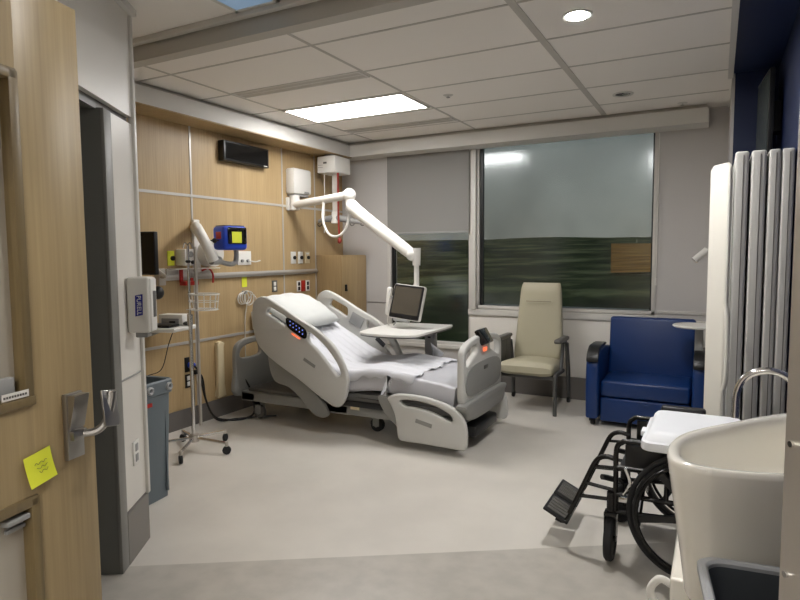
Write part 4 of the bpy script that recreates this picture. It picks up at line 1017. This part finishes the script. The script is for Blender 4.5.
# wall television in the alcove (side view)
r = thing('wall_television', 'dark flat television high on the navy wall above the folding screen', 'television', (.3, 4.8, 2.1))
d = MB(); d.M = Matrix.Translation((.262, 4.58, 0)) @ Matrix.Rotation(math.radians(5), 4, 'Z') @ Matrix.Translation((-.262, -4.58, 0)); d.box(.262, .292, 4.58, 5.06, 2.10, 2.68, bev=.004); d.build('case', M_BLACK, r)
d = MB(Matrix.Translation((.262, 4.58, 0)) @ Matrix.Rotation(math.radians(5), 4, 'Z') @ Matrix.Translation((-.262, -4.58, 0))); d.box(.2585, .2625, 4.60, 5.04, 2.12, 2.66); d.build('screen', mat('tv_glass', (70, 78, 76), .25), r)
d = MB(); d.box(.29, XR, 4.75, 4.9, 2.3, 2.5); d.build('bracket', M_BLACK, r)

# ------------------------------------------------------------------ wheelchair
wc = thing('wheelchair', 'black folding wheelchair with raised footplates facing the bed', 'wheelchair', (-.2, 3.23, 0))
def wheel(y, sgn):
    c = (-.045, y, .302); F = frame(c, (1, 0, 0), (0, 0, 1))
    rim = MB().lathe([(.262, -.012), (.276, -.012), (.276, .012), (.262, .012), (.258, 0)], F, 64, ring=True)
    o = rim.build('rear_wheel', M_BLACK, wc)
    MB().tube([tuple(F @ V((.290*math.cos(2*PI*k/40), .290*math.sin(2*PI*k/40), 0))) for k in range(40)], .0125, 10, 2, True).build('tyre', M_RUBBER, o)
    MB().tube([tuple(F @ V((.255*math.cos(2*PI*k/40), .255*math.sin(2*PI*k/40), .035*sgn))) for k in range(40)], .0085, 8, 2, True).build('hand_rim', M_DMETAL, o)
    s_ = MB(F)
    for k in range(6):
        a = 2*PI*k/6+.18
        s_.loft([[V((math.cos(a)*rr_-math.sin(a)*q, math.sin(a)*rr_+math.cos(a)*q, h_)) for q, h_ in ((-wd, -.007), (wd, -.007), (wd, .007), (-wd, .007))] for rr_, wd in ((.03, .020), (.15, .014), (.264, .017))])
    s_.cyl((0, 0, -.03), (0, 0, .03), .038)
    s_.build('spokes', M_BLACK, o)
wheel(2.925, 1); wheel(3.515, -1)
def castor(y, yaw):
    c = V((-.425, y, .1105)); d_ = V((math.cos(yaw), math.sin(yaw), 0)); F = frame(c, d_, (0, 0, 1))
    o = MB().lathe([(.03, -.014), (.075, -.014), (.080, -.020), (.10, -.020), (.109, -.011), (.109, .011), (.10, .020), (.080, .020), (.075, .014), (.03, .014)], F, 40).build('front_castor', M_RUBBER, wc)
    f = MB(F)
    for s in (-1, 1): f.prism([(-.022, -.01), (.022, -.01), (.03, .122), (-.03, .122)], .005, Matrix.Translation((0, 0, .026*s-.0025)))
    f.box(-.03, .03, .112, .135, -.030, .030, bev=.006); f.cyl((0, 0, -.03), (0, 0, .03), .012); f.build('castor_fork', M_DMETAL, o)
    MB().cyl((c.x, c.y, .235), (c.x, c.y, .34), .020).build('castor_stem', M_DMETAL, o)
castor(2.985, math.radians(90)); castor(3.455, math.radians(50))
for y, s in ((2.985, -1), (3.455, 1)):
    d = MB(); d.tube([(-.405, y, .235), (-.405, y, .40), (-.405, y, .55), (-.38, y, .592), (-.33, y, .600), (-.02, y, .600)], .0125, 12, 5); d.build('arm_tube', M_DMETAL, wc)
    d = MB(); d.tube([(-.405, y, .335), (.20, y, .335)], .0125, 10, 1); d.tube([(-.405, y, .47), (.19, y, .47)], .0125, 10, 1); d.tube([(.10, y, .25), (.10, y, .60)], .0125, 10, 1); d.tube([(-.18, y, .335), (-.18, y, .60)], .011, 10, 1); d.tube([(-.405, y, .245), (-.2, y, .26), (.1, y, .302)], .011, 8, 1); d.build('side_frame', M_DMETAL, wc)
    d = MB(); d.box(-.365, -.19, y-.006, y+.006, .455, .585, bev=.004); d.box(-.17, .09, y-.006, y+.006, .48, .585, bev=.004); d.build('skirt_guard', M_BLACK, wc)
    d = MB(); d.box(-.245 if s > 0 else -.20, -.03, y-.03, y+.03, .645 if s > 0 else .612, .685 if s > 0 else .648, bev=.016, seg=3); d.tube([(-.14, y, .60), (-.14, y, .65)], .012, 8, 1); d.build('arm_pad', M_BLACK, wc)
    # swing-away leg rest
    yo = y-.012*s
    d = MB(); d.tube([(-.40, yo, .50), (-.455, yo, .508), (-.50, yo, .48), (-.545, yo, .38), (-.60, yo, .25), (-.625, yo, .19)], .0125, 12, 5); d.tube([(-.40, yo, .46), (-.515, yo, .452)], .008, 8, 1); d.tube([(-.40, yo, .345), (-.555, yo, .362)], .010, 8, 1); d.tube([(-.40, yo, .30), (-.58, yo, .29)], .010, 8, 1); d.build('leg_rest_tube', M_DMETAL, wc)
    d = MB(); d.tube([(-.415, yo, .40), (-.45, yo-.03, .415), (-.465, yo-.045, .42)], .014, 8); d.build('release_lever', M_BLACK, wc)
fpy = ((3.005, 3.215), (3.235, 3.445))
for y0, y1 in fpy:
    F = Matrix.Translation((-.70, (y0+y1)/2, .155)) @ Matrix.Rotation(math.radians(26), 4, 'Y')
    w_ = (y1-y0)/2
    d = MB(F); d.box(-.07, .07, -w_, w_, -.008, .008, bev=.006)
    o = d.build('footplate', M_BLACK, wc)
    d = MB(F)
    for k in range(5): d.box(-.056, .056, -w_+.022+k*(2*w_-.044)/5, -w_+.022+(k+.72)*(2*w_-.044)/5, .007, .012, bev=.002)
    d.build('footplate_ribs', M_BEDD, o)
for y, yo in ((2.985, 3.02), (3.455, 3.43)):
    d = MB(); d.tube([(-.622, y+.012*(1 if y < 3.2 else -1), .20), (-.63, yo, .17), (-.66, yo, .128), (-.70, yo, .138)], .009, 8, 3); d.build('footplate_hinge', M_DMETAL, wc)
d = MB(); d.tube([(-.20, 2.985, .33), (-.12, 3.455, .06+.27)], .011, 8, 1); d.tube([(-.30, 2.985, .20), (-.30, 3.455, .46)], .011, 8, 1); d.tube([(-.30, 2.985, .46), (-.30, 3.455, .20)], .011, 8, 1); d.build('cross_brace', M_DMETAL, wc)
d = MB(); d.box(-.39, .08, 2.995, 3.445, .462, .478, bev=.004); d.build('seat_sling', M_BLACK, wc)
d = MB(); d.tube([(-.36, 2.93, .36), (-.33, 2.90, .43), (-.35, 2.89, .50)], .008, 8); d.obox((-.34, 2.945, .33), (.09, .03, .025), bev=.005); d.build('brake_lever', M_CHROME, wc)
d = MB(); d.tube([(.12, 2.985, .48), (.16, 2.985, .52), (.14, 2.985, .60)], .011, 8); d.tube([(.12, 3.455, .48), (.16, 3.455, .52), (.14, 3.455, .60)], .011, 8); d.build('folded_back_cane', M_DMETAL, wc)
# blue cushion and white tub on the seat
tag(MB().box(-.27, .09, 3.02, 3.43, .479, .535, bev=.022, seg=3).build('seat_cushion', M_BBLUE), 'blue cushion on the wheelchair seat under the white tub', 'cushion')
r = thing('storage_tub', 'white plastic lidded tub resting on the wheelchair arms', 'tub', (-.06, 3.05, .536))
def rc(x0, x1, y0, y1, z, c): return [V((p.x+(x0+x1)/2, p.y+(y0+y1)/2, z)) for p in rr((x1-x0)/2, (y1-y0)/2, 0, c, 5)]
TX = (-.285, .16); TY = (2.87, 3.37)
MB().loft([rc(TX[0]+.03, TX[1]-.03, 3.02, TY[1]-.05, .537, .03), rc(TX[0]+.02, TX[1]-.02, 3.00, TY[1]-.03, .601, .03)]).build('tub_body', M_TUB, r)
MB().loft([rc(TX[0], TX[1], TY[0], TY[1], .603, .045), rc(TX[0]-.004, TX[1]+.004, TY[0]-.004, TY[1]+.004, .612, .045), rc(TX[0]-.002, TX[1], TY[0], TY[1], .640, .045), rc(TX[0]+.012, TX[1]-.012, TY[0]+.012, TY[1]-.012, .645, .04)]).build('lid_rim', M_TUB, r)
MB().loft([rc(TX[0]+.012, TX[1]-.012, TY[0]+.012, TY[1]-.012, .644, .04), rc(TX[0]+.022, TX[1]-.03, TY[0]+.04, TY[1]-.02, .672, .04), rc(TX[0]+.034, TX[1]-.04, TY[0]+.06, TY[1]-.025, .684, .04)]).build('lid', M_TUB, r)
MB().box(TX[0]-.016, TX[0]+.004, 3.02, 3.10, .625, .652, bev=.005).build('lid_clip', M_TUB, r)

# ------------------------------------------------------------------ basin, tap, under-basin unit and foreground bin
r = thing('hand_basin', 'deep cream ceramic hand basin on the right wall', 'sink', (.2, 2.44, .38))
CX, CY = .15, 2.26
OUT = catmull([(p[0], p[1], 0) for p in [(-.128, 2.11), (-.116, 2.03), (-.083, 1.978), (-.025, 1.953), (.05, 1.956), (.14, 1.976), (.22, 2.004), (.29, 2.06), (.335, 2.17), (.341, 2.40), (.341, 2.68), (.326, 2.79), (.29, 2.815), (.248, 2.785), (.165, 2.69), (.059, 2.547), (-.039, 2.41), (-.095, 2.305), (-.123, 2.20)]], 5, True)
def ov(k, z, sx=0): return [V((min(CX+(p.x-CX)*k+sx, XR-.002), CY+(p.y-CY)*k, z)) for p in OUT]
rings = [ov(.62, .372), ov(.75, .375), ov(.79, .40), ov(.84, .52), ov(.91, .66), ov(.98, .80), ov(1.0, .84), ov(.997, .853), ov(.975, .860), ov(.90, .858), ov(.865, .846), ov(.83, .80), ov(.74, .70), ov(.55, .655), ov(.15, .642)]
MB().loft(rings).build('bowl', M_CER, r, sharp=60)
MB().cyl((CX, CY, .641), (CX, CY, .646), .025).build('drain', M_CHROME, r)
r = thing('gooseneck_tap', 'chrome gooseneck tap arching over the cream basin', 'tap', (.27, 2.3, .86))
TP = [(.302, 2.3, .855), (.30, 2.3, .95), (.262, 2.3, 1.035), (.211, 2.3, 1.093), (.155, 2.3, 1.108), (.099, 2.3, 1.085), (.071, 2.3, 1.03), (.0675, 2.3, .955)]
MB().tube(TP, .0115, 16, 8).build('spout', M_CHROME, r)
MB().cyl((.302, 2.3, .85), (.302, 2.3, .885), .024).build('base', M_CHROME, r)
MB().cyl((.0675, 2.3, .940), (.0675, 2.3, .96), .0135).build('aerator', M_CHROME, r)
r = thing('toilet_unit', 'low white cabinet under the basin with a looped side handle', 'cabinet', (.1, 2.4, 0))
B(-.115, XR-.004, 2.22, 2.66, 0, .365, bev=.012, seg=3).build('body', M_CER, r)
MB().tube([(-.112, 2.30, .30), (-.150, 2.295, .315), (-.178, 2.29, .285), (-.180, 2.285, .255), (-.155, 2.28, .222), (-.112, 2.28, .222)], .014, 12, 6).build('side_handle', M_WHITE, r)
r = thing('foot_bin', 'grey open topped waste bin below the basin in the foreground', 'bin', (.14, 1.84, 0))
def fb_(d_, z, c=.05): return [rotz(math.radians(7)) @ V((p.x, p.y, 0))+V((.155, 1.795, z+.05*(z > .3))) for p in rr(.165-d_, .165-d_, 0, c, 6)]
MB().loft([fb_(.06, 0), fb_(.015, .50), fb_(.01, .525), fb_(.022, .525), fb_(.07, .02)]).build('body', M_BINL, r)
MB().loft([fb_(.0, .520), fb_(-.004, .528), fb_(-.004, .545), fb_(.004, .552), fb_(.016, .552), fb_(.022, .545), fb_(.022, .520)], closed=True).build('rim', M_BINL, r)
MB().loft([fb_(.0225, .535), fb_(.03, .50), fb_(.068, .06), fb_(.08, .04)], cap0=False).build('liner', M_DARKIN, r)

# ------------------------------------------------------------------ camera, world
f_px = 598.35; R0 = (0.487539274, 0.0756430142, 0.00691036806)
yaw, pit, rol = R0
fwd = V((-math.sin(yaw)*math.cos(pit), math.cos(yaw)*math.cos(pit), -math.sin(pit)))
right = V((math.cos(yaw), math.sin(yaw), 0)); down = fwd.cross(right)
r2_ = right*math.cos(rol)+down*math.sin(rol); d2_ = -right*math.sin(rol)+down*math.cos(rol)
cam = bpy.data.cameras.new('camera'); co = bpy.data.objects.new('camera', cam); COL.objects.link(co)
cm = Matrix((r2_, -d2_, -fwd)).transposed().to_4x4(); cm.translation = (0, 0, 1.5); co.matrix_world = cm
cam.sensor_width = 36; cam.lens = 36*f_px/800; cam.clip_start = .05; cam.clip_end = 3000
sc.camera = co
wd = bpy.data.worlds.new('world'); sc.world = wd; wd.use_nodes = True
nt = wd.node_tree; bg = nt.nodes['Background']
tc = nt.nodes.new('ShaderNodeTexCoord'); sx = nt.nodes.new('ShaderNodeSeparateXYZ'); rp = nt.nodes.new('ShaderNodeValToRGB')
rp.color_ramp.elements[0].position = .0; rp.color_ramp.elements[0].color = (.128, .130, .122, 1)
rp.color_ramp.elements[1].position = .5; rp.color_ramp.elements[1].color = (.072, .098, .12, 1)
nt.links.new(tc.outputs['Generated'], sx.inputs[0]); nt.links.new(sx.outputs['Z'], rp.inputs['Fac'])
mpw = nt.nodes.new('ShaderNodeMapping'); mpw.inputs['Scale'].default_value = (7, 3, 5)
nw = nt.nodes.new('ShaderNodeTexNoise'); nw.inputs['Scale'].default_value = 1.0; nw.inputs['Detail'].default_value = 3
mr = nt.nodes.new('ShaderNodeMapRange'); mr.inputs['From Min'].default_value = .35; mr.inputs['From Max'].default_value = .65; mr.inputs['To Min'].default_value = .72; mr.inputs['To Max'].default_value = 1.25  # uneven sky brightness imitates patchy reflections in the window glass
ms = nt.nodes.new('ShaderNodeVectorMath'); ms.operation = 'SCALE'
nt.links.new(tc.outputs['Generated'], mpw.inputs['Vector']); nt.links.new(mpw.outputs['Vector'], nw.inputs['Vector']); nt.links.new(nw.outputs['Fac'], mr.inputs['Value'])
nt.links.new(rp.outputs['Color'], ms.inputs[0]); nt.links.new(mr.outputs['Result'], ms.inputs['Scale']); nt.links.new(ms.outputs[0], bg.inputs['Color']); bg.inputs['Strength'].default_value = 1.0
vs = sc.view_settings
sc.display_settings.display_device = 'sRGB'
vs.view_transform = 'Standard'; vs.look = 'None'; vs.gamma = 1; vs.use_curve_mapping = False
vs.exposure = 1.5
sc.cycles.use_denoising = True
sc.cycles.max_bounces = 10; sc.cycles.diffuse_bounces = 6
sc.cycles.sample_clamp_indirect = 6
